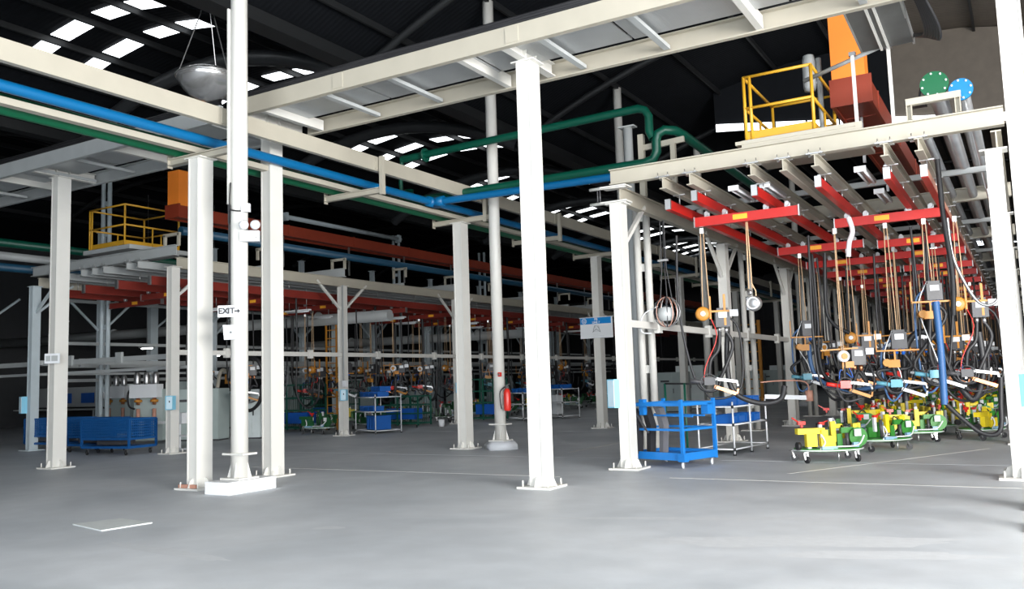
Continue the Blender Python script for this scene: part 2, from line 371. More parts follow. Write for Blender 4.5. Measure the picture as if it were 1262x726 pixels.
# round building columns on plinths
def conduit_column(x, y, label, near=False, m=WHITE):
    t = thing('round_column', label, 'column', (x, y, 0))
    z0 = .19
    if near:
        part('plinth', MB().box((x-.02, y+.05, z0/2), (.52, .98, z0)), CONC, t, label='white painted concrete plinth')
    else:
        part('plinth', MB().lathe([(.0, 0), (.46, 0), (.46, .12), (.38, .2), (0, .2)], (x, y, 0), n=4), CONG, t, label='grey chamfered concrete plinth')
    part('base_plate', MB().box((x, y, z0+.02), (.42, .42, .03)), m, t)
    for a in range(4):
        part('stiffener', MB().prism([(.1, z0+.03), (.2, z0+.03), (.13, z0+.28), (.1, z0+.3)], (x, y, 0), .014, Matrix.Rotation(a*PI/2+.4, 3, 'Z')), m, t)
    part('ring_plate', MB().box((x, y, z0+.4), (.46, .3, .03)), m, t)
    part('shaft', MB().cyl((x, y, z0+.03), (x, y, 11.0), .135, 20), m, t)
    if near:
        part('cable_conduit', MB().cyl((x-.2, y-.02, 2.9), (x-.2, y-.02, 7.8), .025, 8).cyl((x-.15, y-.08, 4.3), (x-.15, y-.08, 7.8), .02, 8), DARK, t)
        part('box_trunking', MB().bar((x-.1, y-.13, 4.6), (x-.1, y-.13, 7.9), .05, .03), WHITE, t)
    return t
conduit_column(-10.87, 9.77, 'near round white column rising to the roof from a white plinth', True)
rc2 = conduit_column(-10.87, 17.7, 'round white column on grey plinth with a red extinguisher beside it')
conduit_column(-10.87, 25.6, 'third round white column, hidden mostly behind the blue sign column')
conduit_column(-10.87, 33.5, 'fourth round white column, beyond the pale batten column')
conduit_column(-9.1, 42.2, 'small far round column on grey plinth left of the yellow fixture cart')
# things fixed to the near round column
X, Y = -10.87, 9.77
nrm = V((.6, -.8, 0)).normalized()
fr = Matrix(((.8, -.6, 0), (.6, .8, 0), (0, 0, 1)))          # local x along the sign, local y away from the viewer
def on(px, py, pz, z): return fr @ V((px, py, 0)) + V((X, Y, z+pz))
t = thing('exit_sign', 'small white exit sign with arrow fixed across the near round column', 'sign', (X, Y-.15, 2.84))
for nm, cx, wd in (('left_plate', -.22, .17), ('right_plate', -.04, .2)):
    part(nm, MB().box(on(cx, -.15 if cx > -.2 else -.13, 0, 2.85), (wd, .012, .17), M=fr), SIGNW, t)
    part('plate_edge', MB().box(on(cx, -.145 if cx > -.2 else -.125, 0, 2.85), (wd+.012, .012, .182), M=fr), STEEL, t)
def flat(px, py, z): return Matrix.Translation(on(px, py, 0, z)-WL[t.name]) @ fr.to_4x4() @ Matrix.Rotation(PI/2, 4, 'X')
text('EX', .13, INK, t, flat(-.22, -.166, 2.85)); text('IT', .13, INK, t, flat(-.095, -.166, 2.85))
am = MB()
for pl in ([(-.05, -.012), (.0, -.012), (.0, -.04), (.045, 0), (.0, .04), (.0, .012), (-.05, .012)],):
    am.prism(pl, on(.0, -.160, 0, 2.85), .003, fr)
part('arrow', am, INK, t)
t = thing('wall_speaker', 'square off-white speaker below the exit sign on the round column', 'speaker', (X, Y-.15, 2.5))
part('housing', MB().prism([(-.115, .11), (.115, .10), (.095, -.12), (-.095, -.125)], on(-.11, -.17, 0, 2.52), .06, fr), SIGNW, t)
part('cone', MB().cyl(on(-.10, -.176, 0, 2.51), on(-.10, -.168, 0, 2.51), .035, 14), GREYP, t)
part('centre_button', MB().cyl(on(-.10, -.182, 0, 2.51), on(-.10, -.176, 0, 2.51), .014, 10), DARK, t)
t = thing('emergency_lamp', 'twin-headed white emergency lamp box on the near round column', 'lamp', (X, Y-.15, 4.1))
part('battery_box', MB().box(on(.2, -.17, 0, 4.05), (.30, .1, .17), M=fr), SIGNW, t)
part('status_light', MB().cyl(on(.3, -.225, -.03, 4.05), on(.3, -.218, -.03, 4.05), .01, 8), DARK, t)
for dx in (.12, .3):
    h = part('lamp_head', MB().lathe([(0, 0), (.07, 0), (.08, -.03), (.05, -.09), (0, -.1)], (0, 0, 0), 'Y', 16), SIGNW, t, world=False)
    h.location = on(dx, -.24, 0, 4.22)-WL[t.name]; h.rotation_euler = (0, 0, PI+.64)
    h.rotation_euler = (0, 0, .64)
    rr = part('lens', MB().cyl((0, -.006, 0), (0, .004, 0), .045, 14), STEEL, h, world=False)
t = thing('junction_box', 'small white junction box with cable above the emergency lamp', 'box', (X, Y, 4.48))
part('housing', MB().box(on(.13, -.14, 0, 4.52), (.14, .08, .13), M=fr), SIGNW, t)
part('cable', MB().tube([on(-.12, -.1, 0, 4.95), on(-.13, -.12, 0, 4.55), on(-.06, -.15, 0, 4.48), on(.08, -.15, 0, 4.47)], .012, 6, 4), BLACK, t)
t = thing('fire_extinguisher', 'red fire extinguisher hanging on the right of the second round column', 'extinguisher', (-10.6, 17.66, .9))
part('cylinder', MB().lathe([(0, .9), (.075, .91), (.085, .95), (.085, 1.32), (.06, 1.4), (.03, 1.43), (0, 1.43)], (-10.6, 17.6, 0), n=16), EXTR, t)
part('valve_head', MB().box((-10.6, 17.6, 1.46), (.05, .05, .07)).bar((-10.6, 17.6, 1.5), (-10.5, 17.55, 1.53), .03, .015), STEEL, t)
part('hose', MB().tube([(-10.62, 17.55, 1.47), (-10.74, 17.52, 1.35), (-10.74, 17.52, 1.1), (-10.7, 17.5, .95)], .014, 6, 4), BLACK, t)
for z in (1.3, 1.0): part('bracket', MB().box((-10.72, 17.66, z), (.1, .05, .03)), WHITE, t)
t = thing('alarm_button', 'tiny red call point on the second round column above the extinguisher', 'button', (-10.75, 17.56, 1.75))
part('case', MB().box((-10.76, 17.56, 1.76), (.07, .06, .1)), EXTR, t); part('glass', MB().box((-10.76, 17.525, 1.76), (.04, .01, .05)), STEEL, t)

# ---------------------------------------------------------------- cable tray bridge
ZB = 6.7
def tray(x0, x1, label, dark=False, m=CREAM):
    t = thing('cable_tray_bridge', label, 'cable tray', ((x0+x1)/2, 11.6, ZB))
    for y in (10.8, 12.45): part('side_beam', MB().channel((x0, y, ZB), (x1, y, ZB), .1, .3, .02, 1 if y < 11 else -1), m, t)
    x = x0+.4; k = 0
    while x < x1:
        part('cross_bar', MB().bar((x, 10.85, ZB-.08), (x, 12.4, ZB-.08), .1, .06) if k % 3 else MB().channel((x, 10.85, ZB-.03), (x, 12.4, ZB-.03), .1, .2), GREYP if k % 3 else WHITE, t)
        x += 1.42; k += 1
    # perforated sheets laid on the cross bars, each its own panel
    x = x0+.1
    while x < x1-1:
        part('tray_sheet', MB().box((x+1.17, 11.45, ZB+.02), (2.3, 1.05, .02)).box((x+1.17, 11.98, ZB+.06), (2.3, .02, .1)), TRAYM, t)
        x += 2.34
    for k in range(9):
        y = 10.92+k*.075+random.uniform(-.02, .02); pts = [(x0+(x1-x0)*i/14, y+random.uniform(-.04, .04), ZB+.07+.05*(k % 3)+random.uniform(-.01, .02)) for i in range(15)]
        part('cable', MB().tube(pts, .03, 6), BLACK, t)
    for k in range(3):
        pts = [(x0+(x1-x0)*i/14, 10.78+random.uniform(-.02, .02), ZB+.19+.03*k) for i in range(15)]
        part('cable', MB().tube(pts, .035, 6), BLACK, t)
    for x in (x0+.05, -9.6, -6.2, -3.2): 
        if x0 < x < x1: [part('splice_plate', MB().box((x, yy, ZB), (.22, .012, .24)), m, t) for yy in (10.745, 12.5)]
    return t
# perforated sheet: dots of relief and tone only
TRAYM = mat('perforated galvanised tray sheet', (.50, .52, .53), .4, .55, var=.18, scale=1.2)
def perf(m):
    nt = m.node_tree; N = nt.nodes; L = nt.links; tc = N.new('ShaderNodeTexCoord'); vo = N.new('ShaderNodeTexVoronoi'); vo.inputs['Scale'].default_value = 28
    vo.inputs['Randomness'].default_value = 0; L.new(tc.outputs['Object'], vo.inputs['Vector'])
    bp = N.new('ShaderNodeBump'); bp.inputs['Strength'].default_value = .5; bp.inputs['Distance'].default_value = .01
    L.new(vo.outputs['Distance'], bp.inputs['Height']); L.new(bp.outputs['Normal'], N['Principled BSDF'].inputs['Normal'])
perf(TRAYM)
tray(-11.9, 2.2, 'cream cable tray bridge crossing overhead on the tall columns, with black cables')
tray(-29, -12.5, 'dim grey cable tray bridge at the upper left above the yellow cage', True, GREYP)
t = thing('branch_tray', 'galvanised branch tray dropping from the bridge towards the orange duct', 'cable tray', (-1.6, 14, 6.6))
a, b = V((-1.5, 12.5, 6.72)), V((-1.5, 14.25, 6.62))
for dx in (-.37, .37): part('side_rail', MB().bar(a+V((dx, 0, 0)), b+V((dx, .1 if dx > 0 else 0, 0)), .03, .12), GALV, t)
part('tray_sheet', MB().bar(a-V((0, 0, .05)), b-V((0, 0, .05)), .74, .015), mat('reflection darkened galvanised sheet', (.16, .17, .17), .45, .6, var=.2), t)  # sheet colour darkened to paint in the dark surroundings it reflects
for k in range(2): part('strut', MB().bar(a+V((-.08+.1*k, 0, -.08)), b+V((-.08+.1*k, 0, -.08)), .035, .03), WHITE, t)
for k in range(7):
    part('cable_loop', MB().tube([(-1.05+.02*k, 12.5, 6.85), (-.98+.025*k, 12.8, 6.75-.02*k), (-.9+.03*k, 13.2, 6.5-.02*k), (-.92+.03*k, 13.6, 6.42-.02*k), (-1.05+.02*k, 14.0, 6.55), (-1.15, 14.2, 6.66)], .024, 6, 4), BLACK, t)

# metal reflecting dome hanging from the roof
t = thing('foil_dome', 'crinkled silver dome hanging below the skylights left of the round column', 'dome', (-14.75, 12.3, 8.3))
DC = V((-14.7, 12.35, 8.3))
part('bowl', MB().lathe([(.0, -.52), (.18, -.5), (.36, -.41), (.52, -.26), (.62, -.1), (.66, 0), (.63, .04), (.5, .12), (0, .16)], DC, n=40), SILV, t)
part('rim', MB().tube([DC+V((.66*math.cos(i*PI/16), .66*math.sin(i*PI/16), .0+.012*(i % 2))) for i in range(33)], .018, 6), STEEL, t)
for a in (0, 2.1, 4.2): part('hanger_wire', MB().tube([DC+V((.6*math.cos(a), .6*math.sin(a), .05)), DC+V((0, 0, 1.9))], .012, 5), STEEL, t)

RX, RY = -6.15, 14.3; LX, LY = -25.6, 15.1
ORD = 'first second third fourth fifth sixth seventh eighth ninth tenth eleventh twelfth thirteenth fourteenth fifteenth sixteenth'.split()
def where(x, y, side):
    if side == 'R': y0, p, xs, nm = RY, 6.2, (-4.25, -3.1, -1.95), 'right gantry'
    else: y0, p, xs, nm = LY, 6.6, (-23.7, -22.3, -21.0), 'left gantry'
    b = min(max(int((y-y0)//p), 0), 9); f = (y-y0)/p-b
    q = 'near part' if f < .34 else 'middle' if f < .67 else 'far part'
    sd = 'leftmost file' if x < xs[0] else 'left-centre file' if x < xs[1] else 'right-centre file' if x < xs[2] else 'rightmost file'
    return '%s of the %s bay back, %s, %s' % (q, ORD[b], sd, nm)
# ---------------------------------------------------------------- platforms (overhead weld-line gantries)
def platform(x0, y0, wid, zt, pitch, n, offs, label, collab, m=CREAM, side='right'):
    y1 = y0+pitch*(n-1)+4
    t = thing('overhead_gantry', label, 'gantry', (x0, y0, zt))
    for k in range(n):
        y = y0+k*pitch
        part('cross_beam', MB().ibeam((x0-.12, y, zt+.14), (x0+wid+.12, y, zt+.14), .16, .28, .02), m, t)
    for x in (x0, x0+wid): part('edge_beam', MB().ibeam((x, y0+.1, zt-.18), (x, y1, zt-.18), .14, .3, .02), CREAM, t)
    for x in offs:
        part('hanging_beam', MB().ibeam((x0+x, y0-.12, zt-.12), (x0+x, y1, zt-.12), .12, .2, .016), m, t)
        for k in range(n):
            y = y0+k*pitch; c = MB()
            c.box((x0+x, y-.1, zt-.005), (.26, .06, .02)).box((x0+x, y+.1, zt-.005), (.26, .06, .02))
            for sx in (-.09, .09): c.cyl((x0+x+sx, y-.1, zt-.03), (x0+x+sx, y-.1, zt+.07), .008, 5)
            part('beam_clamp', c, STEEL, t)
    for k in range(1, n):
        y = y0+(k-.5)*pitch; part('cross_tube', MB().bar((x0, y, zt+.02), (x0+wid, y, zt+.02), .1, .1), GREYP, t)
    return t
OFFS = [.91, 1.4, 2.45, 2.97, 3.47, 4.5, 4.98]
RX, RY = -6.15, 14.3; ZT = 5.07; WID = 6.0
platform(RX, RY, WID, ZT, 6.2, 9, OFFS, 'cream overhead steel gantry on the right from which red rails hang', '')
LX, LY = -25.6, 15.1; ZL = 5.2
platform(LX, LY, 6.3, ZL, 6.6, 8, OFFS, 'dim grey overhead gantry on the left behind the pipe rack', '', GREYP)
RLAB = ['front left column of the right gantry, beside the blue trolley', 'white column with V braces behind the blue crate shelf', 'third column along the right gantry, left of the yellow fixture cart',
        'fourth column along the right gantry, behind the yellow fixture cart', 'fifth column along the right gantry, among hanging hoses']
for k in range(9):
    y = RY+k*6.2; x = RX
    br = []
    if k: br.append(((x, y-.08, 3.9), (x, y-1.25, 4.85)))
    br.append(((x, y+.08, 3.9), (x, y+1.25, 4.85)))
    lb = RLAB[k] if k < 5 else '%s column back along the left side of the right gantry' % ORD[k]
    steel_column(x, y, 4.72, lb, wdt=.26, braces=br, detail=k < 4, group=None if k < 5 else 'far columns of the right gantry')
for k in range(9):
    y = RY+k*6.2; x = RX+WID-.05; br = [((x, y+.08, 3.9), (x, y+1.25, 4.85))]
    if k == 0: lb = 'front right column of the right gantry, with a light blue cover'
    elif k == 1: lb = 'column just behind the front right gantry column'
    else: lb = '%s column back in the right-hand row of the right gantry' % ORD[k]
    steel_column(x, y, 4.72, lb, wdt=.26, braces=br, detail=k < 2, group=None if k < 2 else 'right row columns of the right gantry')
LLAB = ['slim column with light blue box right of the blue mesh carts', 'column with V braces and a light blue box left of the blue crate shelf', 'column with V braces right behind the second pipe rack column']
for k in range(8):
    y = LY+k*6.6; x = LX+6.3
    br = [((x, y+.08, 4.1), (x, y+1.2, 5.0))]
    if k: br.append(((x, y-.08, 4.1), (x, y-1.2, 5.0)))
    steel_column(x, y, 4.9, LLAB[k] if k < 3 else '%s braced column back along the near side of the left gantry' % ORD[k], wdt=.24, braces=br, detail=k < 3, group=None if k < 3 else 'far columns of the left gantry', plate_s=.5)
for k in range(8):
    y = LY+k*6.6; x = LX
    br = [((x, y+.08, 4.1), (x, y+1.2, 5.0)), ((x+.08, y, 4.1), (x+1.2, y, 5.0))]
    steel_column(x, y, 4.9, 'leftmost slim column behind the blue mesh carts' if k == 0 else '%s dim column back along the far side of the left gantry' % ORD[k], wdt=.24, braces=br, detail=False, m=PALEB, group=None if k == 0 else 'far side columns of the left gantry', plate_s=.5)
for k in range(6):
    steel_column(-32.0, 17+k*7.0, 7.5, '%s dim background column back, beyond the left gantry' % ORD[k], wdt=.34, braces=[((-32, 17+k*7.0, 4.2), (-32, 18.3+k*7.0, 5.2))], detail=False, m=PALEB, group='background columns beyond the left gantry')

for k in range(9):
    steel_column(-28.9, 19.5+k*5.1, 7.5, '%s pale slim column back in the row behind the left gantry' % ORD[k], wdt=.2, braces=[((-28.9, 19.4+k*5.1, 3.9), (-28.9, 18.3+k*5.1, 4.9)), ((-28.9, 19.6+k*5.1, 3.9), (-28.9, 20.7+k*5.1, 4.9))], detail=False, m=PALEB, group='slim columns behind the left gantry')
t = thing('conduit_rail', 'dim double rail running behind the left gantry on slim columns', 'rail', (-28.9, 18, 2.6))
for z in (2.1, 2.6, 3.4, 4.9): part('rail', MB().bar((-28.8, 18, z), (-28.8, 64, z), .06, .11), GREYP, t)
# red rails
for i, (o, z) in enumerate(((.95, 4.58), (1.43, 4.67), (2.46, 4.62), (3.48, 4.62), (4.5, 4.6), (5.02, 4.56))):
    pos = ['leftmost', 'second from the left', 'third from the left', 'third from the right', 'second from the right', 'rightmost'][i]
    t = thing('runway_rail', 'red runway rail under the right gantry, %s' % pos, 'rail', (RX+o, RY, z))
    part('rail', MB().channel((RX+o, RY+.02, z), (RX+o, 66, z), .07, .16, .012), RED if i < 5 else PINKY, t)
    part('rail_lip', MB().bar((RX+o, RY+.02, z-.09), (RX+o, 66, z-.09), .1, .015), RED, t)
    part('end_stop', MB().box((RX+o, RY-.01, z), (.1, .05, .18)), STEEL, t)
    y = RY+.6
    while y < 50:
        part('hanger', MB().cyl((RX+o, y, z+.08), (RX+o, y, ZT-.2), .012, 5).box((RX+o, y, ZT-.22), (.22, .05, .02)), STEEL, t); y += 1.55
for i, o in enumerate((1.2, 2.6, 4.1, 5.5)):
    pos = ['farthest', 'third nearest', 'second nearest', 'nearest'][i]
    t = thing('runway_rail', 'dark red runway rail under the left gantry, %s to the viewer' % pos, 'rail', (LX+o, LY, 4.62))
    part('rail', MB().channel((LX+o, LY-.1, 4.6), (LX+o, 62, 4.6), .08, .24, .012), REDSHADE, t)
    part('end_stop', MB().box((LX+o, LY-.13, 4.6), (.1, .05, .24)), STEEL, t)
    y = LY+.6
    while y < 50:
        part('hanger', MB().cyl((LX+o, y, 4.7), (LX+o, y, ZL-.2), .012, 5), STEEL, t); y += 2.2
BRIDGES = {'R': [], 'L': []}
def crane_bridge(xa, xb, y, z, label, group=None, plate_at=.5, rm=None):
    rm = rm or RED
    BRIDGES['R' if xa > -10 else 'L'].append((xa, xb, y))
    t = thing('crane_bridge', label, 'crane rail', ((xa+xb)/2, y, z), group=group)
    part('bridge_rail', MB().bar((xa, y, z), (xb, y, z), .07, .15).bar((xa, y, z-.085), (xb, y, z-.085), .1, .02), rm, t)
    part('capacity_plate', MB().box((xa+(xb-xa)*plate_at, y-.04, z), (.26, .01, .09)), AMBER, t, label='orange capacity plate')
    for f in (.12, .3, .7, .9):
        x = xa+(xb-xa)*f
        part('trolley', MB().cyl((x, y-.05, z+.13), (x, y+.05, z+.13), .04, 10).box((x, y, z+.1), (.1, .03, .08)), STEEL, t)
    for x in (xa-.01, xb+.01): part('end_cap', MB().box((x, y, z-.01), (.02, .11, .2)), STEEL, t)
    return t
BR = [(-5.07, -3.22, 15.35), (-2.97, -1.12, 17.3), (-4.8, -2.95, 20.45), (-2.7, -1.1, 20.9), (-4.85, -2.9, 23.7), (-2.85, -1.1, 23.3)]
BL = ['nearest red crane bridge, hanging at the front left of the right gantry', 'red crane bridge under the middle of the gantry, right of the nearest one', 'red crane bridge with orange plate behind the nearest one',
      'red crane bridge above the large hanging transformer', 'third red crane bridge back on the left side', 'third red crane bridge back on the right side']
for (a, b, y), lb in zip(BR, BL): crane_bridge(a, b, y, 4.4, lb, plate_at=.45)
y = 26.2; k = 0
while y < 60:
    for a, b in ((-4.9, -2.9), (-2.8, -1.1)):
        cy_ = y+random.uniform(-.5, .5); crane_bridge(a, b, cy_, 4.4, 'red crane bridge, ' + where((a+b)/2, cy_, 'R'), 'far crane bridges of the right gantry')
    y += 2.9
for k in range(9):
    for a, b in ((-25, -22.5), (-22.2, -19.9)):
        y = 16.3+k*3.2+(.9 if a < -23 else 0)
        crane_bridge(a, b, y, 4.38, 'shaded red crane bridge, ' + where((a+b)/2, y, 'L'), 'crane bridges of the left gantry', rm=REDSHADE)
# luminaires between the beams
for x, y, lb in ((-4.2, 14.9, 'unlit twin tube lamp nearest the front left of the right gantry'), (-3.68, 15.0, 'unlit tube lamp beside the red rail, right of the first one'), (-2.1, 14.8, 'long unlit twin tube lamp near the middle of the right gantry'), (-2.1, 16.9, 'second unlit tube lamp in line behind the middle one')):
    t = thing('tube_lamp', lb, 'lamp', (x, y, 4.8)); z = 4.85
    part('housing', MB().box((x, y+.6, z), (.16, 1.25, .05)), STEEL, t)
    for dx in (-.05, .05): part('tube', MB().cyl((x+dx, y+.03, z-.045), (x+dx, y+1.18, z-.045), .018, 8), SIGNW, t)
    part('end_cap', MB().box((x, y-.03, z-.02), (.18, .04, .09)), SIGNW, t)

# horizontal guard rails
def guard(x, y0, y1, z, label, step, m=WHITE, low=None):
    t = thing('conduit_rail', label, 'rail', (x, y0, z))
    part('rail', MB().bar((x, y0, z), (x, y1, z), .06, .13), m, t)
    if low: part('lower_rail', MB().bar((x-.15, y0, z-low), (x-.15, y1, z-low), .05, .07), GREYP, t)
    y = y0+step/2
    while y < y1: part('coupling', MB().box((x, y, z), (.12, .14, .26)), m, t); y += step
    return t
guard(RX+.02, 14.4, 64, 2.56, 'white horizontal conduit rail between the right gantry columns', 3.1)
guard(LX+6.34, 15.2, 61, 2.63, 'white horizontal conduit rail between the near left gantry columns', 3.3)
guard(LX, 15.0, 61, 2.6, 'grey horizontal conduit rail on the far side of the left gantry', 3.3, GREYP, .35)
t = thing('cross_rail', 'grey pair of horizontal rails across the front of the left gantry', 'rail', (-28, 15.4, 2.6))
part('rail', MB().bar((-40, 15.4, 2.62), (-19.6, 15.4, 2.55), .06, .14), GREYP, t)
part('lower_rail', MB().bar((-40, 15.6, 2.28), (-19.3, 15.6, 2.25), .05, .08), GREYP, t)
for x in (-24.2, -21.9): part('coupling', MB().box((x, 15.36, 2.6), (.26, .08, .3)), GREYP, t)

# top of right platform: cage, duct, pipes
def cage(x0, x1, y0, y1, z0, h, label, m=YELL):
    t = thing('safety_cage', label, 'railing', ((x0+x1)/2, (y0+y1)/2, z0))
    P = [(x0, y0), (x1, y0), (x1, y1), (x0, y1)]
    for p in P+[((x0+.1), y0)]: part('post', MB().cyl((p[0], p[1], z0), (p[0], p[1], z0+h), .028, 8), m, t)
    for i in range(4):
        a, b = P[i], P[(i+1) % 4]
        for f in (.5, 1): part('rail', MB().cyl((a[0], a[1], z0+h*f), (b[0], b[1], z0+h*f), .026, 8), m, t)
        part('toe_board', MB().bar((a[0], a[1], z0+.07), (b[0], b[1], z0+.07), .012, .13), m, t)
        if i != 0: part('mid_post', MB().cyl(((a[0]+b[0])/2, (a[1]+b[1])/2, z0), ((a[0]+b[0])/2, (a[1]+b[1])/2, z0+h*.5), .022, 8), m, t)
    return t
cage(-3.78, -2.68, 14.35, 16.3, 5.5, 1.08, 'yellow safety railing cage on top of the right gantry')
single('walkway_plate', MB().box((-3.0, 15.3, 5.44), (1.9, 2.1, .06)).box((-2.9, 14.28, 5.42), (1.9, .03, .12)), CREAM, 'cream platform edge under the yellow safety cage', 'platform')
cage(-23.1, -21.5, 15.2, 17.0, 5.75, 1.15, 'dim yellow safety cage on top of the left gantry')
single('walkway_plate', MB().box((-22.2, 16.1, 5.66), (2.1, 2.0, .12)), GREYP, 'grey platform under the left yellow cage', 'platform')
t = thing('handrail_frame', 'white posts with a sloping pipe above the right gantry beam', 'railing', (-1.8, 14.35, 5.35))
for x in (-2.03, -1.5): part('post', MB().bar((x, 14.35, 5.35), (x, 14.35, 6.62), .05, .05), WHITE, t)
part('sloping_pipe', MB().cyl((-2.9, 14.9, 6.5), (-1.35, 14.3, 6.68), .035, 10), GREYP, t)
part('pipe_clamp', MB().box((-1.5, 14.35, 6.62), (.1, .1, .1)).box((-2.03, 14.35, 6.6), (.1, .08, .06)), STEEL, t)
t = thing('vertical_tank', 'slim grey capsule with pipe standing behind the yellow cage', 'tank', (-3.0, 16.0, 5.5))
part('body', MB().lathe([(0, 6.7), (.1, 6.72), (.12, 6.8), (.12, 7.25), (.1, 7.38), (0, 7.42)], (-3.05, 16.2, 0), n=14), GREYP, t)
part('pipe', MB().cyl((-2.88, 16.2, 5.4), (-2.88, 16.2, 7.3), .05, 10), GREYP, t)
part('bracket', MB().box((-2.96, 16.2, 6.85), (.2, .05, .05)), STEEL, t)
def duct(xo, y0, y1, z, wd, hh, tz, label):
    t = thing('bus_duct', label, 'duct', (xo, y0, z))
    part('drop_box', MB().box((xo+wd*.45, y0+.2, (z+hh*.4+tz)/2), (wd*.9, .4, tz-z-hh*.4)), ORANGE, t, label='bright orange vertical box')
    part('trough', MB().box((xo+wd*.5, (y0+y1)/2+.0, z), (wd, y1-y0, hh)), RUST, t)
    part('trough_cap', MB().box((xo+wd*.5, y0-.03, z), (wd+.08, .05, hh+.08)), RUST, t)
    for s in (0, 1): part('bottom_angle', MB().bar((xo+wd*s, y0, z-hh/2-.02), (xo+wd*s, y1, z-hh/2-.02), .06, .05), RUST, t)
    y = y0+1.0
    while y < y1 and y < 45:
        part('trough_joint', MB().box((xo+wd*.5, y, z), (wd+.03, .05, hh+.03)), RUST, t)
        part('support_leg', MB().bar((xo+wd*.5, y, z-hh/2), (xo+wd*.5, y, 5.4), .05, .05), STEEL, t); y += 3.1
    return t
duct(-2.62, 15.9, 64, 6.48, .62, .42, 8.2, 'orange and rust-red bus duct above the right gantry')
duct(-20.2, 15.6, 62, 6.55, .5, .3, 7.7, 'long rust-red bus duct with orange end box above the left gantry')
def flange_pipe(x, z, r, y1, m, label, body):
    t = thing('flanged_pipe', label, 'pipe', (x, RY, z)); y = RY+.02
    part('blind_flange', MB().cyl((x, y, z), (x, y+.05, z), r, 28), m, t)
    part('pipe_body', MB().cyl((x, y+.05, z), (x, y1, z), r*.66, 18), body, t)
    for k in range(8):
        a = 2*PI*k/8+.2; part('flange_bolt', MB().cyl((x+r*.84*math.cos(a), y-.02, z+r*.84*math.sin(a)), (x+r*.84*math.cos(a), y+.07, z+r*.84*math.sin(a)), .014, 6), SIGNW, t)
    return t
flange_pipe(-.9, 5.87, .2, 62, mat('flange green', (.0, .10, .035), .4), 'green blind flange ending a pipe on top of the right gantry', STEEL)
flange_pipe(-.55, 5.72, .165, 62, mat('flange blue', (.0, .17, .42), .4), 'blue blind flange right of the green one on the gantry', STEEL)
t = thing('pipe_support', 'cream U-frame carrying the green and blue flanged pipes', 'support', (-1, 14.2, 5.35))
part('crossbar', MB().channel((-1.3, 14.22, 5.62), (-.55, 14.22, 5.62), .1, .1), CREAM, t)
for x in (-1.26, -.6): part('leg', MB().channel((x, 14.22, 5.35), (x, 14.22, 5.6), .08, .08), CREAM, t)
for x, z, r in ((-1.1, 5.25, .07), (-.72, 5.22, .085), (-.42, 5.3, .07)):
    single('insulated_pipe', MB().cyl((x, 14.45, z-.02), (x, 62, z-.02), r, 14), mat('pipe foil jacket', (.62, .64, .66), .3, .85), 'foil-jacketed pipe under the right end of the gantry, ' + {-1.1: 'leftmost of three', -.72: 'middle of three', -.42: 'rightmost of three'}[x], 'pipe')
t = thing('valve_box', 'dark valve with handle beside the green flange', 'valve', (-1.2, 14.5, 5.7))
part('body', MB().box((-1.2, 14.7, 5.72), (.3, .2, .1)), BLACK, t); part('handle', MB().tube([(-1.15, 14.65, 5.78), (-1.1, 14.6, 5.95), (-1.05, 14.6, 5.98)], .02, 6), BLACK, t)
# bracket stubs on the front-left column head
t = thing('head_bracket', 'white clamp plates with stubs at the head of the front left gantry column', 'bracket', (RX, RY, 4.7))
for z in (4.74, 5.02): part('clamp_plate', MB().box((RX-.02, RY-.02, z), (.5, .3, .025)).cyl((RX-.5, RY-.1, z), (RX+.2, RY-.1, z), .03, 8), WHITE, t)
part('bolt_bar', MB().cyl((RX-.35, RY-.1, 4.72), (RX-.35, RY-.1, 5.05), .012, 6).cyl((RX-.3, RY-.1, 4.72), (RX-.3, RY-.1, 5.05), .012, 6), DARK, t)
# pipe frame posts beside the gantry
t = thing('pipe_support_post', 'round post with a cross arm holding the green loop behind the gantry', 'post', (-6.95, 17, 0))
part('post', MB().cyl((-7.05, 17.1, 0), (-7.05, 17.1, 6.95), .1, 14), GREYP, t); part('cap', MB().box((-7.05, 17.1, 6.97), (.36, .2, .03)), GREYP, t)
part('arm', MB().bar((-6.8, 17.1, 6.45), (-5.8, 17.1, 6.5), .06, .12), CREAM, t); part('arm_post', MB().bar((-6.75, 17.1, 5.4), (-6.75, 17.1, 6.75), .12, .12), CREAM, t); part('arm_leg', MB().bar((-6.05, 17.1, 5.35), (-6.05, 17.1, 6.5), .1, .1), CREAM, t)
def batten(x, y, h, label, group=None, m=GREYP, gap=.17, tie=False):
    t = thing('batten_column', label, 'column', (x, y, 0), group=group)
    for s in (-1, 1): part('channel', MB().cyl((x+s*gap, y, .02), (x+s*gap, y, h), .075, 10), m, t)
    part('base_plate', plate(MB(), x, y, .6), m, t)
    z = .7
    while z < h: part('batten', MB().box((x, y, z), (gap*2, .03, .16)), m, t); z += 1.05
    return t
batten(-6.72, 16.8, 5.2, 'pale built-up twin column just behind the front left gantry column', m=WHITE, gap=.11)
for k, y in enumerate((24.6, 29.4, 32.4, 38.6, 41.6, 47.8, 50.6)):
    batten(-6.75, y, 5.2, '%s pale twin column back, beside the left columns of the right gantry' % ORD[k+1], 'pale twin columns beside the right gantry', m=WHITE, gap=.11)
for k, y in enumerate((18.1, 26.0, 33.9, 41.8)):
    batten(-26.6, y, 9.0, ['pale blue twin column far behind the left cage', 'twin column at the left end of the high white pipe', 'twin column at the right end of the high white pipe', 'farthest twin column behind the left gantry'][k], m=PALEB)
t = thing('high_pipe', 'pale high pipe slung between two twin columns above the left gantry', 'pipe', (-26.3, 30, 8.85))
part('pipe_run', MB().cyl((-26.3, 26.0, 8.75), (-26.3, 33.9, 8.75), .1, 12), MATS['pale blue steel paint'], t)
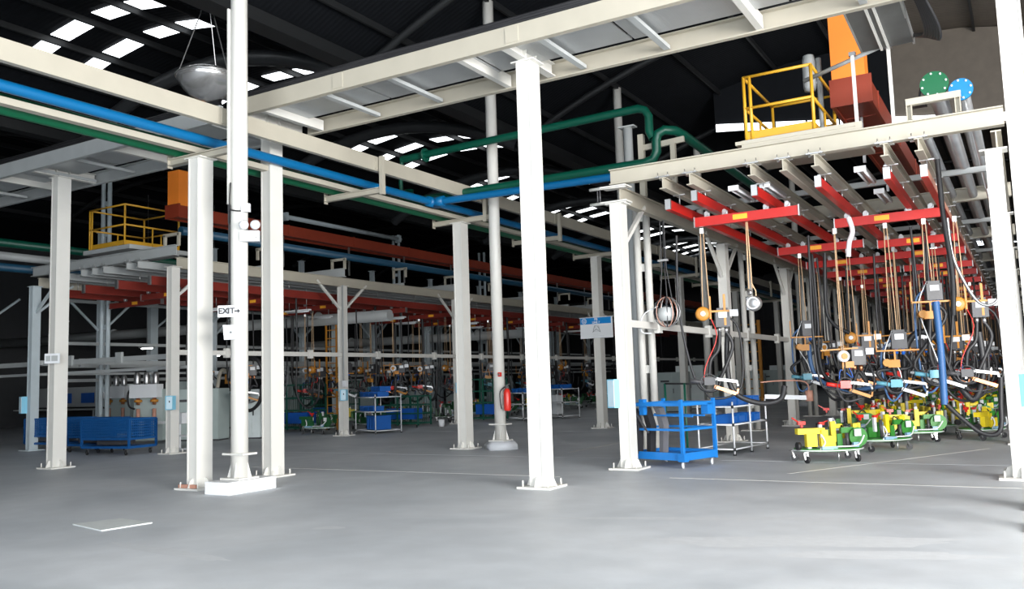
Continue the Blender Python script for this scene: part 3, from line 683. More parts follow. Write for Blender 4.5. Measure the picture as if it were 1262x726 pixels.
for y in (26.1, 33.7): part('clamp', MB().box((-26.3, y, 8.75), (.3, .12, .34)), MATS['pale blue steel paint'], t)

# left gantry top: blue pipe with supports, far pipes
t = thing('blue_header_pipe', 'dull blue pipe on small frames along the top of the left gantry', 'pipe', (-19.6, 16, 6))
part('pipe_run', MB().cyl((-19.65, 15.6, 5.98), (-19.65, 62, 5.98), .12, 12), mat('dull blue pipe paint', (.008, .06, .115), .45), t)
y = 15.3
while y < 50:
    part('support_frame', MB().bar((-19.9, y, 5.5), (-19.9, y, 5.84), .07, .07).bar((-19.35, y, 5.5), (-19.35, y, 5.84), .07, .07).bar((-19.95, y, 5.82), (-19.3, y, 5.82), .07, .08), CREAM, t); y += 3.3
for x, z, m, lb in ((-27.2, 6.4, GREENP, 'dark green pipe at the far left above the left gantry'), (-27.6, 6.05, GREYP, 'pale pipe at the far left, between green and blue ones'), (-27.0, 5.6, mat('dull blue pipe paint', (.008, .06, .115), .45), 'dull blue pipe lowest at the far left edge')):
    single('far_pipe', MB().cyl((x, 8, z), (x, 60, z), .13, 10), m, lb, 'pipe')
single('cable_ladder', MB().bar((LX+1.5, LY+.3, ZL+.35), (LX+1.5, 60, ZL+.35), .5, .06), GALV, 'grey cable ladder lying on the left gantry', 'cable tray')
for j, (yy, zz, lb) in enumerate(((24.5, 4.3, 'grey round duct crossing behind the left gantry columns'), (36, 4.0, 'second grey duct crossing far behind the left gantry'))):
    t = thing('air_duct', lb, 'duct', (-34, yy, zz)); part('duct_run', MB().cyl((-45, yy, zz), (-20.5, yy+1.2, zz-.1), .22, 14), GREYP, t)
    for x in (-40, -36, -32, -28, -24): part('duct_joint', MB().cyl((x, yy+.25*(x+45)/5, zz), (x+.06, yy+.25*(x+45)/5, zz), .25, 14), GREYP, t)

# ---------------------------------------------------------------- cover boxes and signs
def cover(x, y, z, rz, label, key=True, h=.36):
    t = thing('cover_box', label, 'box', (x, y, z), rz)
    part('housing', MB().box((0, 0, 0), (.2, .16, h)), LBLUE, t, world=False)
    part('door', MB().box((.02, -.085, 0), (.17, .012, h-.04)), mat('pale blue door', (.62, .80, .90), .4), t, world=False)
    if key: part('lock', MB().box((.03, -.095, .03), (.025, .01, .05)), INK, t, world=False)
cover(-19.12, 14.9, 1.32, .3, 'light blue box on the slim column right of the mesh carts')
cover(-19.1, 21.5, 1.32, .3, 'light blue box on the V braced column left of the blue crate shelf')
cover(-19.1, 28.1, 1.4, .3, 'small light blue box on the column behind the second pipe rack column', False, .4)
cover(-6.33, 14.18, 1.32, -.5, 'light blue cover on the column beside the blue trolley', False, .5)
cover(-.02, 13.75, 1.25, 1.2, 'light blue cover on the front right gantry column at the right edge', False, .44)
cover(-25.75, 14.9, 1.35, -.2, 'round-edged light blue cover on the leftmost slim column', False, .5)
t = thing('switch_box', 'white switch box above the light blue box left of the crate shelf', 'box', (-19.1, 21.5, 1.7)); part('housing', MB().box((-19.05, 21.5, 1.68), (.16, .12, .2)), SIGNW, t); part('conduit', MB().cyl((-19.1, 21.5, 1.78), (-19.1, 21.5, 4.9), .02, 6), GREYP, t)
# line sign on pipe rack column
SX, SY, SZ = -11.87, 25.42, 3.21
srz = 0.; SM = Matrix.Rotation(srz, 3, 'Z')
def so(x, y, z): return V((SX, SY, SZ)) + SM @ V((x, y, z))
t = thing('line_sign', 'blue and white line sign hung on the pipe rack column left of the gantry', 'sign', (SX, SY, SZ))
part('panel', MB().box(so(0, 0, 0), (1.14, .03, .66), M=SM), SIGNW, t)
part('header_band', MB().box(so(-.02, -.018, .23), (1.08, .006, .2), M=SM), SIGNB, t)
part('header_edge', MB().box(so(0, -.004, .345), (1.2, .02, .02), M=SM), SIGNW, t)
part('emblem_ring', MB().tube([so(-.42+.08*math.cos(a*PI/12), -.026, .23+.08*math.sin(a*PI/12)) for a in range(25)], .009, 6), SIGNW, t)
part('emblem_letters', MB().bar(so(-.46, -.026, .29), so(-.42, -.026, .235), .014, .01).bar(so(-.38, -.026, .29), so(-.42, -.026, .235), .014, .01)
     .bar(so(-.48, -.026, .26), so(-.45, -.026, .17), .014, .01).bar(so(-.45, -.026, .17), so(-.42, -.026, .23), .014, .01)
     .bar(so(-.42, -.026, .23), so(-.39, -.026, .17), .014, .01).bar(so(-.39, -.026, .17), so(-.36, -.026, .26), .014, .01), SIGNW, t)
def TM(x, z): return Matrix.Translation(so(x, -.026, z)-WL[t.name]) @ SM.to_4x4() @ Matrix.Rotation(PI/2, 4, 'X')
text('FB', .11, SIGNW, t, TM(0, .275)); text('LINE 7', .095, SIGNW, t, TM(0, .175))
pic = MB()
for a, b in (((-.12, -.14), (-.06, .07)), ((.14, -.14), (.08, .06)), ((-.1, -.06), (.12, -.06)), ((-.13, -.14), (.02, -.02)), ((.13, -.13), (-.02, -.03)), ((-.06, .07), (.08, .06)), ((-.03, .08), (-.05, 0)), ((.03, .07), (.09, -.02)), ((-.12, -.1), (.14, -.11))):
    pic.bar(so(a[0], -.02, a[1]), so(b[0], -.02, b[1]), .018, .004)
part('machine_pictogram', pic, INK, t)
part('caption_line', MB().bar(so(-.1, -.018, -.21), so(.1, -.018, -.21), .012, .003).bar(so(-.25, -.018, -.255), so(.28, -.018, -.255), .008, .003), GREYP, t)
for x in (-.35, .35): part('hanger_wire', MB().cyl(so(x, 0, .33), so(x*.6, .05, .55), .008, 5), STEEL, t)
t = thing('number_plate', 'small pale framed sign on the leftmost tall tray column', 'sign', (-18.6, 11.38, 2.42))
part('panel', MB().box((-18.55, 11.36, 2.42), (.36, .02, .22), rz=.4), SIGNW, t)
part('symbol', MB().box((-18.63, 11.315, 2.42), (.11, .01, .12), rz=.4), GREYP, t); part('symbol', MB().box((-18.49, 11.375, 2.42), (.15, .01, .12), rz=.4), GREYP, t)

# loose board on the floor
single('floor_board', MB().prism([(0, 0), (1, 0), (1, .014), (0, .014)], (0, 0, 0), 0.001) and MB().add(
    [(-10.33, 6.63, 0), (-9.49, 6.45, 0), (-9.41, 7.08, 0), (-10.14, 7.15, 0), (-10.33, 6.63, .014), (-9.49, 6.45, .014), (-9.41, 7.08, .014), (-10.14, 7.15, .014)],
    [(0,3,2,1),(4,5,6,7),(0,1,5,4),(1,2,6,5),(2,3,7,6),(3,0,4,7)]), BOARD, 'flat light grey board lying on the floor at lower left', 'board')

# ---------------------------------------------------------------- casters
def caster(parent, x, y, r=.06, top=.17, m=BLACK, col=DARK, ang=.5):
    M = Matrix.Rotation(ang, 3, 'Z'); c = V((x, y, r)); ax = M @ V((.018, 0, 0))
    wh = part('wheel', MB().cyl(c-ax, c+ax, r, 14), m, parent, world=False)
    f = MB(); s = M @ V((.03, 0, 0)); back = M @ V((0, .035, 0))
    for q in (-1, 1): f.bar(c+s*q, V((x, y, top))+s*q+back, .008, .035)
    f.box((x+back.x, y+back.y, top), (.08, .08, .015)); part('fork', f, STEEL, wh, world=False)
# blue trolley
def trolley():
    t = thing('parts_trolley', 'bright blue four-tier parts trolley next to the front left gantry column', 'trolley', (-5.62, 15.1, 0), -.30)
    L, D, H = 1.12, .95, 1.14; x0, x1, y0, y1 = -L/2, L/2, -D/2, D/2
    for x in (x0, x1):
        for y in (y0, y1): part('post', MB().bar((x, y, .12), (x, y, H+.04), .055, .055), BLUER, t, False)
    for z, h in ((1.1, .06), (.66, .04)):
        part('shelf_frame', MB().bar((x0, y0, z), (x1, y0, z), .04, h).bar((x0, y1, z), (x1, y1, z), .04, h).bar((x0, y0, z), (x0, y1, z), .04, h).bar((x1, y0, z), (x1, y1, z), .04, h), BLUER, t, False)
    part('base_frame', MB().bar((x0, y0, .2), (x1, y0, .2), .05, .13).bar((x0, y1, .2), (x1, y1, .2), .05, .13).bar((x0, y0, .2), (x0, y1, .2), .05, .13).bar((x1, y0, .2), (x1, y1, .2), .05, .13).box((0, 0, .2), (L, D, .02)), BLUER, t, False)
    for y in (-.15, .2): part('hanging_bar', MB().bar((x0, y, .9), (x1, y, .88), .03, .03), BLUER, t, False)
    part('corner_guide', MB().box((x0+.2, y0+.1, 1.05), (.1, .1, .28)), BLUER, t, False); part('corner_guide', MB().box((x1-.05, y1-.1, 1.0), (.14, .2, .2)), BLUER, t, False)
    part('toggle', MB().box((x1, y0, .19), (.14, .12, .14)), BLUER, t, False)
    for x in (x0+.05, x1-.05):
        for y in (y0+.05, y1-.05): caster(t, x, y, .055, .13, SIGNW)
    return t
trolley()
t = thing('bumper_panel', 'black curved car body panels leaning in the blue trolley', 'car part', (-6.0, 15.1, .3), -.3)
for k in range(3):
    mb = MB(); pts = [(-.1+.14*k, .85), (.05+.14*k, .8), (.16+.13*k, .5), (.12+.13*k, 0), (.04+.13*k, 0), (.06+.13*k, .45), (-.03+.14*k, .72)]
    part('panel', mb.prism(pts, (-.16, -.42+.2*k, -.08), .16), BLACK if k < 2 else mat('dark grey plastic', (.14, .14, .15), .4), t, False)
part('rib', MB().bar((-.05, -.38, .6), (.2, -.38, .3), .03, .03), DARK, t, False)
# pipe shelves with crates
def pipe_shelf(x, y, rz, L, D, H, label, levels=(.12, .6, .95), m=SIGNW):
    t = thing('pipe_shelf', label, 'shelf', (x, y, 0), rz)
    for sx in (-1, 0, 1) if L > 1.5 else (-1, 1):
        for sy in (-1, 1): part('upright', MB().cyl((sx*L/2, sy*D/2, .03), (sx*L/2, sy*D/2, H), .018, 8), m, t, False); part('foot', MB().cyl((sx*L/2, sy*D/2, 0), (sx*L/2, sy*D/2, .03), .03, 8), BLACK, t, False)
    for z in levels:
        f = MB()
        for sy in (-1, 1): f.cyl((-L/2, sy*D/2, z), (L/2, sy*D/2, z), .016, 8)
        for sx in (-1, 1): f.cyl((sx*L/2, -D/2, z), (sx*L/2, D/2, z), .016, 8)
        part('shelf_frame', f, m, t, False); part('shelf_deck', MB().box((0, 0, z-.01), (L-.04, D-.04, .01)), GREYP, t, False)
        for sx in (-1, 1): part('joint', MB().cyl((sx*L/2, -D/2, z-.03), (sx*L/2, -D/2, z+.03), .025, 8), BLACK, t, False)
    return t
def crate_proto():
    t = thing('parts_crate', 'x', 'crate'); w_, d_, h_ = .3, .4, .16; mb = MB()
    mb.box((0, 0, .01), (w_, d_, .02)); 
    for s in (-1, 1): mb.box((s*w_/2, 0, h_/2), (.012, d_, h_)).box((0, s*d_/2, h_/2), (w_, .012, h_ if s > 0 else h_*.7))
    part('tub', mb, BLUED2, t, False); part('rim', MB().box((w_/2, 0, h_), (.03, d_+.03, .015)).box((-w_/2, 0, h_), (.03, d_+.03, .015)).box((0, d_/2, h_), (w_, .03, .015)), BLUED2, t, False)
    part('contents', MB().box((0, .02, h_*.45), (w_*.85, d_*.8, h_*.5)), DARK, t, False); return t
BLUED2 = mat('blue crate plastic', (.01, .11, .42), .4, var=.08)
PS = pipe_shelf(-5.35, 17.9, 1.45, 1.7, .75, 1.05, 'white pipe shelf with blue crates right of the blue trolley')
QN = ['first from the front end', 'second from the front end', 'second from the back end', 'last at the back end']; QM = ['leftmost', 'second from the left', 'second from the right', 'rightmost']; CP = crate_proto(); first = [True]
def crate(shelf, lx, ly, z, label, group=None, rz=0):
    a = shelf.rotation_euler.z; p = shelf.location+Matrix.Rotation(a, 3, 'Z') @ V((lx, ly, z))
    if first[0]:
        first[0] = False; CP.location = p; CP.rotation_euler = (0, 0, a+rz); CP['label'] = label
        if group: CP['group'] = group
        return
    dup(CP, p, a+rz, label, group)
for i, lx in enumerate((-.62, -.25, .15, .55)):
    crate(PS, lx, -.1, .965, 'blue crate, top tier of the trolley-side shelf, ' + QN[i], 'top tier crates of the right shelf')
    crate(PS, lx, -.1, .615, 'blue crate, middle tier of the trolley-side shelf, ' + QN[i], 'middle tier crates of the right shelf')
S2 = pipe_shelf(-19.1, 23.2, -.42, 1.5, .95, 1.3, 'white pipe shelf of blue crates standing in the aisle left of centre', (.1, .72, 1.2))
for i, lx in enumerate((-.5, -.15, .2, .53)):
    crate(S2, lx, -.15, 1.215, 'blue crate on the top tier of the aisle shelf, ' + QM[i], 'top tier crates of the aisle shelf')
    if i < 3: crate(S2, lx-.02, -.15, .735, 'blue crate on the middle tier of the aisle shelf, ' + QM[i], 'middle tier crates of the aisle shelf')
for i, (lx, z) in enumerate(((-.15, 1.39), (.2, 1.39))): crate(S2, lx, .1, z, 'blue crate stacked highest on the aisle shelf, ' + ('left one', 'right one')[i], 'stacked crates on the aisle shelf')
t = thing('large_crate', 'large deep blue bin on the bottom tier of the aisle shelf', 'crate', (-19.0, 23.1, .12), -.42)
part('tub', MB().box((0, 0, .22), (.62, .6, .44)), BLUED2, t, False); part('rim', MB().box((0, 0, .45), (.66, .64, .03)), BLUED2, t, False); part('rib', MB().box((0, -.31, .2), (.04, .02, .36)).box((.2, -.31, .2), (.04, .02, .36)).box((-.2, -.31, .2), (.04, .02, .36)), BLUED2, t, False)
S3 = pipe_shelf(-17.7, 30.6, -.4, 1.1, .8, 1.15, 'grey pipe shelf behind the fire extinguisher column', (.1, .65, 1.1))
S4 = pipe_shelf(-16.9, 32.3, -.4, 1.4, .9, 1.25, 'grey pipe shelf behind the tall lone column', (.1, .65, 1.2))
for i, lx in enumerate((-.4, 0, .4)): crate(S4, lx, 0, 1.22, 'dark blue crate on the far grey shelf, ' + ('left one', 'middle one', 'right one')[i], 'crates on the far grey shelf')
for i, lx in enumerate((-.3, .2)): crate(S3, lx, 0, 1.12, 'dark blue crate on the shelf behind the extinguisher, ' + ('left one', 'right one')[i], 'crates on the shelf behind the extinguisher')
t = thing('white_bin', 'small white wheeled cabinet under the far grey shelf', 'cabinet', (-17.8, 33.6, 0), -.3)
part('body', MB().box((0, 0, .52), (.55, .4, .8)), SIGNW, t, False); part('door_seam', MB().box((0, -.203, .52), (.012, .006, .74)), GREYP, t, False)
for x in (-.2, .2): caster(t, x, -.12, .05, .12)
t = thing('paint_stand', 'green tube stand beside the blue trolley', 'stand', (-5.9, 16.2, 0))
for x in (-6.15, -5.75): part('upright', MB().cyl((x, 16.2, 0), (x, 16.2, 1.45), .022, 8), GREENP, t)
part('crossbar', MB().cyl((-6.15, 16.2, 1.45), (-5.3, 16.3, 1.42), .018, 8), BLACK, t)

# ---------------------------------------------------------------- fixture carts
def disc_plate(cx, cz, r, y, t_, hole=True):
    return MB().prism([(cx+r*math.cos(a*PI/8), cz+r*math.sin(a*PI/8)) for a in range(16)], (0, y, 0), t_)
def fixture_cart(label, loc, rz, variant=0, group=None, acc=None):
    t = thing('fixture_cart', label, 'cart', loc, rz, group)
    A = acc or LEMON; GC = GREENC if not acc else acc
    deck = [(.62*math.cos(a*PI/10)*(1 if math.cos(a*PI/10) > 0 else .95), .42*math.sin(a*PI/10)) for a in range(20)]
    mb = MB(); n = len(deck)
    mb.add([(x, y, .2) for x, y in deck]+[(x, y, .25) for x, y in deck], [tuple(reversed(range(n))), tuple(range(n, 2*n))]+[(i, (i+1) % n, n+(i+1) % n, n+i) for i in range(n)])
    part('deck', mb, GC, t, False)
    part('rim_tube', MB().tube([(x*1.04, y*1.06, .22) for x, y in deck]+[(deck[0][0]*1.04, 0, .22)], .011, 6), SIGNW, t, False, label='white rim tube')
    for x, y in ((-.5, -.24), (.42, -.28), (.52, .26), (-.5, .26)): caster(t, x, y, .062, .19, BLACK, ang=random.uniform(0, 2))
    part('foot_pin', MB().cyl((0, -.4, .04), (0, -.4, .2), .018, 8), STEEL, t, False)
    if variant != 1:
        part('clamp_block', MB().box((-.42, -.26, .40), (.19, .1, .22)), A, t, False)
        part('clamp_block', MB().box((-.14, -.3, .38), (.26, .1, .18)).box((-.14, -.3, .29), (.12, .08, .06)), A, t, False)
        part('locator_arm', MB().box((-.4, -.2, .555), (.5, .12, .1)).box((-.17, -.24, .5), (.12, .1, .14)), A, t, False)
        part('support_post', MB().box((-.42, -.18, .4), (.06, .06, .3)).box((-.2, -.1, .4), (.06, .05, .34)), SIGNW, t, False)
    part('upright_plate', MB().box((.1, -.05, .52), (.09, .06, .36)), A, t, False)
    part('upright_plate', MB().box((.26, .12, .6), (.2, .06, .08)).box((.36, .12, .5), (.07, .06, .24)), A, t, False)
    part('upright_plate', MB().box((.6, .1, .5), (.1, .08, .28)).box((.66, .1, .58), (.06, .08, .14)), A, t, False)
    part('green_plate', disc_plate(.5, .42, .17, -.2, .03), GC, t, False)
    part('green_plate', MB().box((.34, -.1, .54), (.24, .05, .1)).box((.2, -.08, .36), (.1, .04, .24)), GC, t, False)
    part('green_bracket', MB().box((-.05, .15, .35), (.3, .06, .2)).box((.2, .28, .38), (.08, .06, .3)), GC, t, False)
    for a, b in (((.0, .0, .25), (.0, .0, .6)), ((.42, -.02, .25), (.44, -.05, .5)), ((.28, -.22, .25), (.28, -.2, .5))): part('actuator', MB().cyl(a, b, .03, 10), DARK, t, False)
    part('white_post', MB().box((-.06, .1, .5), (.06, .05, .28)).box((.12, .05, .68), (.06, .05, .14)).box((.46, -.25, .5), (.12, .02, .12)), SIGNW, t, False)
    part('toggle_clamp', MB().box((-.4, .12, .68), (.14, .06, .06)).bar((-.46, .12, .7), (-.58, .1, .78), .02, .02).bar((-.4, .12, .6), (-.4, .12, .7), .04, .04), EXTR, t, False, label='red toggle clamp')
    part('toggle_clamp', MB().box((-.02, .12, .66), (.1, .06, .05)).bar((.02, .12, .68), (.12, .12, .71), .02, .02), EXTR, t, False, label='red toggle clamp')
    part('air_hose', MB().tube([(-.3, -.35, .24), (-.22, -.38, .36), (-.28, -.36, .5), (-.18, -.3, .3), (.1, -.36, .28), (.4, -.36, .3), (.55, -.3, .45)], .014, 6, 5), SIGNW, t, False)
    part('air_hose', MB().tube([(.2, .1, .25), (.28, 0, .5), (.4, .05, .64), (.5, 0, .5), (.42, .1, .3)], .013, 6, 5), BLACK, t, False)
    part('blue_bracket', MB().box((-.15, -.38, .265), (.28, .06, .05)).box((.38, -.3, .3), (.1, .06, .08)), mat('steel blue bracket', (.25, .42, .58), .4), t, False)
    part('knob', MB().cyl((-.6, -.2, .3), (-.66, -.2, .3), .07, 12), BLACK, t, False)
    return t
FC = fixture_cart('green and yellow fixture cart on casters, nearest of the right line', (-3.2, 16.3, 0), .66, 0)
FCG = fixture_cart('dark green fixture cart standing under the left gantry beside the braced column', (-22.9, 24.2, 0), 1.0, 0, None, mat('deep green fixture paint', (.015, .10, .03), .45, var=.3))
FC2 = fixture_cart('second green and yellow fixture cart, half hidden behind the nearest', (-2.62, 18.7, 0), .9, 1)
FC3 = fixture_cart('third fixture cart back, with yellow blocks under hanging hoses', (-2.3, 20.9, 0), .4, 0)
dup(FC, (-1.0, 21.9, 0), 1.2, 'fixture cart with orange-yellow top near the blue hanging hose')
dup(FC2, (-3.85, 21.9, 0), .2, 'fixture cart in shade between hanging guns left of the third cart')
for k in range(16):
    y = 23.5+k*2.2
    for x in (-3.6, -1.75):
        cx_, cy_ = x+random.uniform(-.25, .25), y+random.uniform(-.4, .4)
        dup((FC, FC2, FC3)[k % 3], (cx_, cy_, 0), random.uniform(0, 3), 'fixture cart, ' + where(cx_, cy_, 'R'), 'far fixture carts of the right line')
for k in range(14):
    y = 20.0+k*2.5
    for x in (-24.2, -21.4):
        if (x < -22 and k < 1) or (x > -22 and k in (0,)): continue
        dup((FCG, FCG, FCG, FC2)[k % 4], (x+random.uniform(-.3, .3), y, 0), random.uniform(0, 3), 'dim fixture cart, ' + where(x, y, 'L'), 'fixture carts under the left gantry')

# ---------------------------------------------------------------- hanging spot-weld guns; origin at the rail hook
def weld_gun(label, loc, rz, v=0, L=1.75, group=None, tip=3.05):
    t = thing('welding_gun', label, 'welding gun', loc, rz, group)
    for x in ((-.05, .07) if v != 2 else (-.02, .02)): part('hoist_rope', MB().cyl((x*.4, 0, -.02), (x, 0, -L), .009, 5), ROPE, t, False)
    part('trolley_hook', MB().box((0, 0, -.06), (.07, .05, .1)), STEEL, t, False)
    z = -L
    if v == 0:
        part('balancer', MB().lathe([(0, -.07), (.1, -.07), (.13, -.05), (.13, .05), (.1, .07), (0, .07)], (-.06, 0, z-.1), 'Y', 18), OCHRE, t, False)
        part('balancer_hub', MB().cyl((-.06, -.09, z-.1), (-.06, .09, z-.1), .045, 12), SIGNW, t, False)
        part('suspension_bar', MB().bar((-.12, .02, z-.06), (.52, .02, z-.06), .035, .035).bar((.34, .02, z+.25), (.34, .02, z-.32), .03, .04).bar((.08, .02, z+.22), (.08, .02, z-.2), .03, .035), OCHRE, t, False)
    elif v == 1:
        part('suspension_bar', MB().bar((-.3, 0, z-.38), (.42, 0, z-.38), .035, .03).bar((-.3, .02, z-.4), (-.3, .02, z), .02, .02).bar((.0, -.03, z-.4), (.0, -.03, z-.6), .03, .03), OCHRE, t, False)
        part('balancer', MB().box((-.02, 0, z-.62), (.2, .12, .14)).cyl((-.14, -.08, z-.6), (-.14, .08, z-.6), .07, 14), OCHRE, t, False)
    else:
        part('balancer', MB().lathe([(0, -.06), (.09, -.06), (.11, -.04), (.11, .04), (.09, .06), (0, .06)], (0, -.02, z-.1), 'Y', 18), SIGNW, t, False)
        part('balancer_face', MB().cyl((0, -.1, z-.1), (0, -.08, z-.1), .06, 14), OCHRE, t, False)
        part('suspension_bar', MB().bar((-.4, .03, z+.02), (.3, .03, z+.05), .03, .025).bar((.0, .03, z-.2), (.0, .03, z-.4), .04, .03).box((.12, .05, z-.26), (.16, .1, .12)), OCHRE, t, False)
    tz = z-.2 if v != 2 else z-.12; tx = .1 if v == 1 else .3
    tr = part('transformer', MB().box((tx, .12, tz), (.26, .22, .3)).box((tx, .12, tz+.17), (.2, .16, .06)), DARK, t, False)
    part('face_plate', MB().box((tx, .005, tz+.07), (.15, .008, .1)), SIGNW, tr, False)
    part('terminal', MB().cyl((tx-.06, .1, tz-.15), (tx-.06, .1, tz-.24), .035, 10).cyl((tx+.06, .1, tz-.15), (tx+.06, .1, tz-.26), .035, 10), [STEEL, BLUED, COPPER][v], tr, False)
    if v != 1: part('tag_card', MB().box((tx+.2, -.02, tz+.1), (.15, .006, .12)), SIGNW, t, False)
    g = -tip
    s = 1 if v != 1 else -1
    part('power_cable', MB().tube([(tx-.06, .1, tz-.22), (tx-.1, .1, tz-.55), (.05*s, .06, g+.6), (.0, 0, g+.32)], .034, 8, 5), BLACK, t, False)
    part('power_cable', MB().tube([(tx+.06, .1, tz-.24), (tx+.16, .12, tz-.5), (.3*s, .1, g+.45), (.16*s, .02, g+.2)], .034, 8, 5), BLACK, t, False)
    part('hose_loop', MB().tube([(-.45*s, .15, -.1), (-.48*s, .15, z+.3), (-.4*s, .12, z-.6), (-.2*s, .05, g+.15), (.1*s, 0, g+.05), (.22*s, .05, g+.3)], .024, 7, 5), BLACK, t, False)
    part('hose_loop', MB().tube([(tx, .2, tz+.1), (tx+.3*s, .25, tz-.2), (tx+.28*s, .2, g+.1), (.05*s, .1, g-.1), (-.18*s, 0, g+.22)], .02, 7, 5), [BLACK, mat('steel blue hose', (.06, .14, .30), .5), DARK][v], t, False)
    part('air_line', MB().tube([(.0, .1, z), (.18*s, .05, z-.5), (-.05*s, .02, g+.5), (-.1*s, 0, g+.2)], .01, 5, 4), [EXTR, SIGNW, BLUED][v], t, False)
    part('gun_body', MB().box((0, 0, g+.22), (.2, .12, .14)).cyl((-.1, 0, g+.2), (-.34, 0, g+.24), .04, 10), [DARK, mat('teal gun paint', (.12, .35, .45), .4), EXTR][v], t, False)
    part('gun_arm', MB().bar((.08, 0, g+.26), (.48, 0, g+.2), .04, .05).bar((.48, 0, g+.22), (.5, 0, g+.12), .03, .03), STEEL, t, False)
    part('gun_arm', MB().bar((.08, 0, g+.12), (.46, 0, g-.02), .05, .06).bar((.48, 0, g-.02), (.5, 0, g+.07), .03, .03), [COPPER, SIGNW, OCHRE][v], t, False)
    part('handle_ring', MB().tube([(-.02+.15*math.cos(a*PI/7), -.09, g+.2+.15*math.sin(a*PI/7)) for a in range(15)], .009, 6), DARK, t, False)
    return t
G = {}
def gun(x, y, v, L, label, group=None, rz=None, tip=3.05):
    rz = random.uniform(-.5, 1.2) if rz is None else rz
    key = (v, L, tip)
    if key not in G: G[key] = weld_gun(label, (x, y, 4.31), rz, v, L, group, tip); return G[key]
    return dup(G[key], (x, y, 4.31), rz, label, group)
gun(-5.02, 15.5, 0, 1.5, 'welding gun with yellow wheel and bars, nearest at the left of the right gantry', rz=.4)
gun(-4.35, 20.45, 1, 1.55, 'welding gun with cream transformer left of the third gantry column', rz=.5)
gun(-3.3, 20.45, 0, 1.9, 'welding gun with ochre balancers before the third gantry column', rz=.3)
gun(-3.0, 17.3, 2, 2.35, 'welding gun with white-faced round balancer above the nearest fixture cart', rz=.5, tip=3.2)
gun(-2.1, 17.3, 1, 2.0, 'welding gun with pale blue body hanging above the second fixture cart', rz=.2, tip=3.2)
gun(-1.45, 17.3, 1, 1.15, 'large welding transformer with blue cylinder at the right of the right line', rz=.3)
gun(-.95, 17.4, 0, 1.5, 'welding gun tangled in hoses just left of the front right gantry column', rz=.2)
for x, y, v, L in ((-4.6, 23.7, 2, 2.0), (-3.5, 23.7, 0, 2.0), (-2.4, 20.9, 2, 2.0), (-1.6, 20.9, 0, 2.0), (-2.3, 23.3, 1, 1.9), (-1.3, 23.3, 2, 2.0)):
    gun(x, y, v, L, 'welding gun, ' + where(x, y, 'R'), 'middle welding guns of the right line')
n = 0
for xa, xb, y in [b for b in BRIDGES['R'] if b[2] > 25.5]:
    for x in (xa+random.uniform(.2, .5), xb-random.uniform(.2, .6)):
        gun(x, y, n % 3, (2.0, 1.9, 2.0)[n % 3], 'welding gun, ' + where(x, y, 'R'), 'far welding guns of the right line'); n += 1
for xa, xb, y in [b for b in BRIDGES['L'] if b[2] > 18.5]:
    for x in (xa+random.uniform(.2, .7), xb-random.uniform(.2, .7)):
        gun(x, y, n % 3, (2.0, 1.9, 2.0)[n % 3], 'dim welding gun, ' + where(x, y, 'L'), 'welding guns under the left gantry'); n += 1
# white chain hoist ball
t = thing('chain_hoist', 'round silver-white chain hoist hanging from the nearest red crane bridge', 'hoist', (-4.15, 15.4, 4.3))
for x in (-.012, .012): part('rope', MB().cyl((x, 0, 0), (x*2.5, 0, -1.2), .012, 5), ROPE, t, False)
part('rope', MB().tube([(.02, 0, -1.1), (.09, 0, -1.25), (.09, 0, -1.42)], .012, 6), ROPE, t, False)
part('hook', MB().lathe([(.02, -.03), (.045, -.02), (.05, .01), (.02, .04)], (-.02, 0, -1.27), 'Y', 12), STEEL, t, False)
part('drum', MB().lathe([(0, -.09), (.08, -.09), (.13, -.06), (.14, 0), (.13, .06), (.08, .09), (0, .09)], (.05, 0, -1.47), 'Y', 20), STEEL, t, False)
part('drum_ring', MB().tube([(.05+.1*math.cos(a*PI/8), -.1, -1.47+.1*math.sin(a*PI/8)) for a in range(17)], .016, 6), SIGNW, t, False)
part('motor', MB().cyl((-.03, 0, -1.36), (-.03, 0, -1.58), .06, 12), SIGNW, t, False)
# caged fan on cables
t = thing('cable_bundle_hanger', 'grey wire-caged head hung on dark cables beside the front left gantry column', 'fan', (-5.72, 15.3, 4.5))
for x, y in ((-.06, 0), (.02, .03), (.09, 0)): part('rope', MB().tube([(x*.5, y, 0), (x*.6, y, -.9), (x*1.6, y, -1.55)], .013, 6), BLACK, t, False)
part('swivel', MB().box((0, 0, -.75), (.2, .05, .04)), STEEL, t, False)
for k in range(7):
    a = k*PI/7; part('cage_ring', MB().tube([(.02+.26*math.cos(q*PI/9)*math.cos(a), .26*math.cos(q*PI/9)*math.sin(a)*.5, -1.72+.28*math.sin(q*PI/9)) for q in range(19)], .008, 5), [STEEL, DARK, PINKY][k % 3], t, False)
part('motor', MB().lathe([(0, -.14), (.12, -.13), (.16, -.02), (.14, .1), (0, .14)], (.0, 0, -1.75), 'Z', 16), GREYP, t, False)
part('cable', MB().tube([(-.15, 0, -1.6), (-.45, 0, -1.75), (-.5, 0, -2.05), (-.3, 0, -2.1)], .014, 6, 5), SIGNW, t, False)
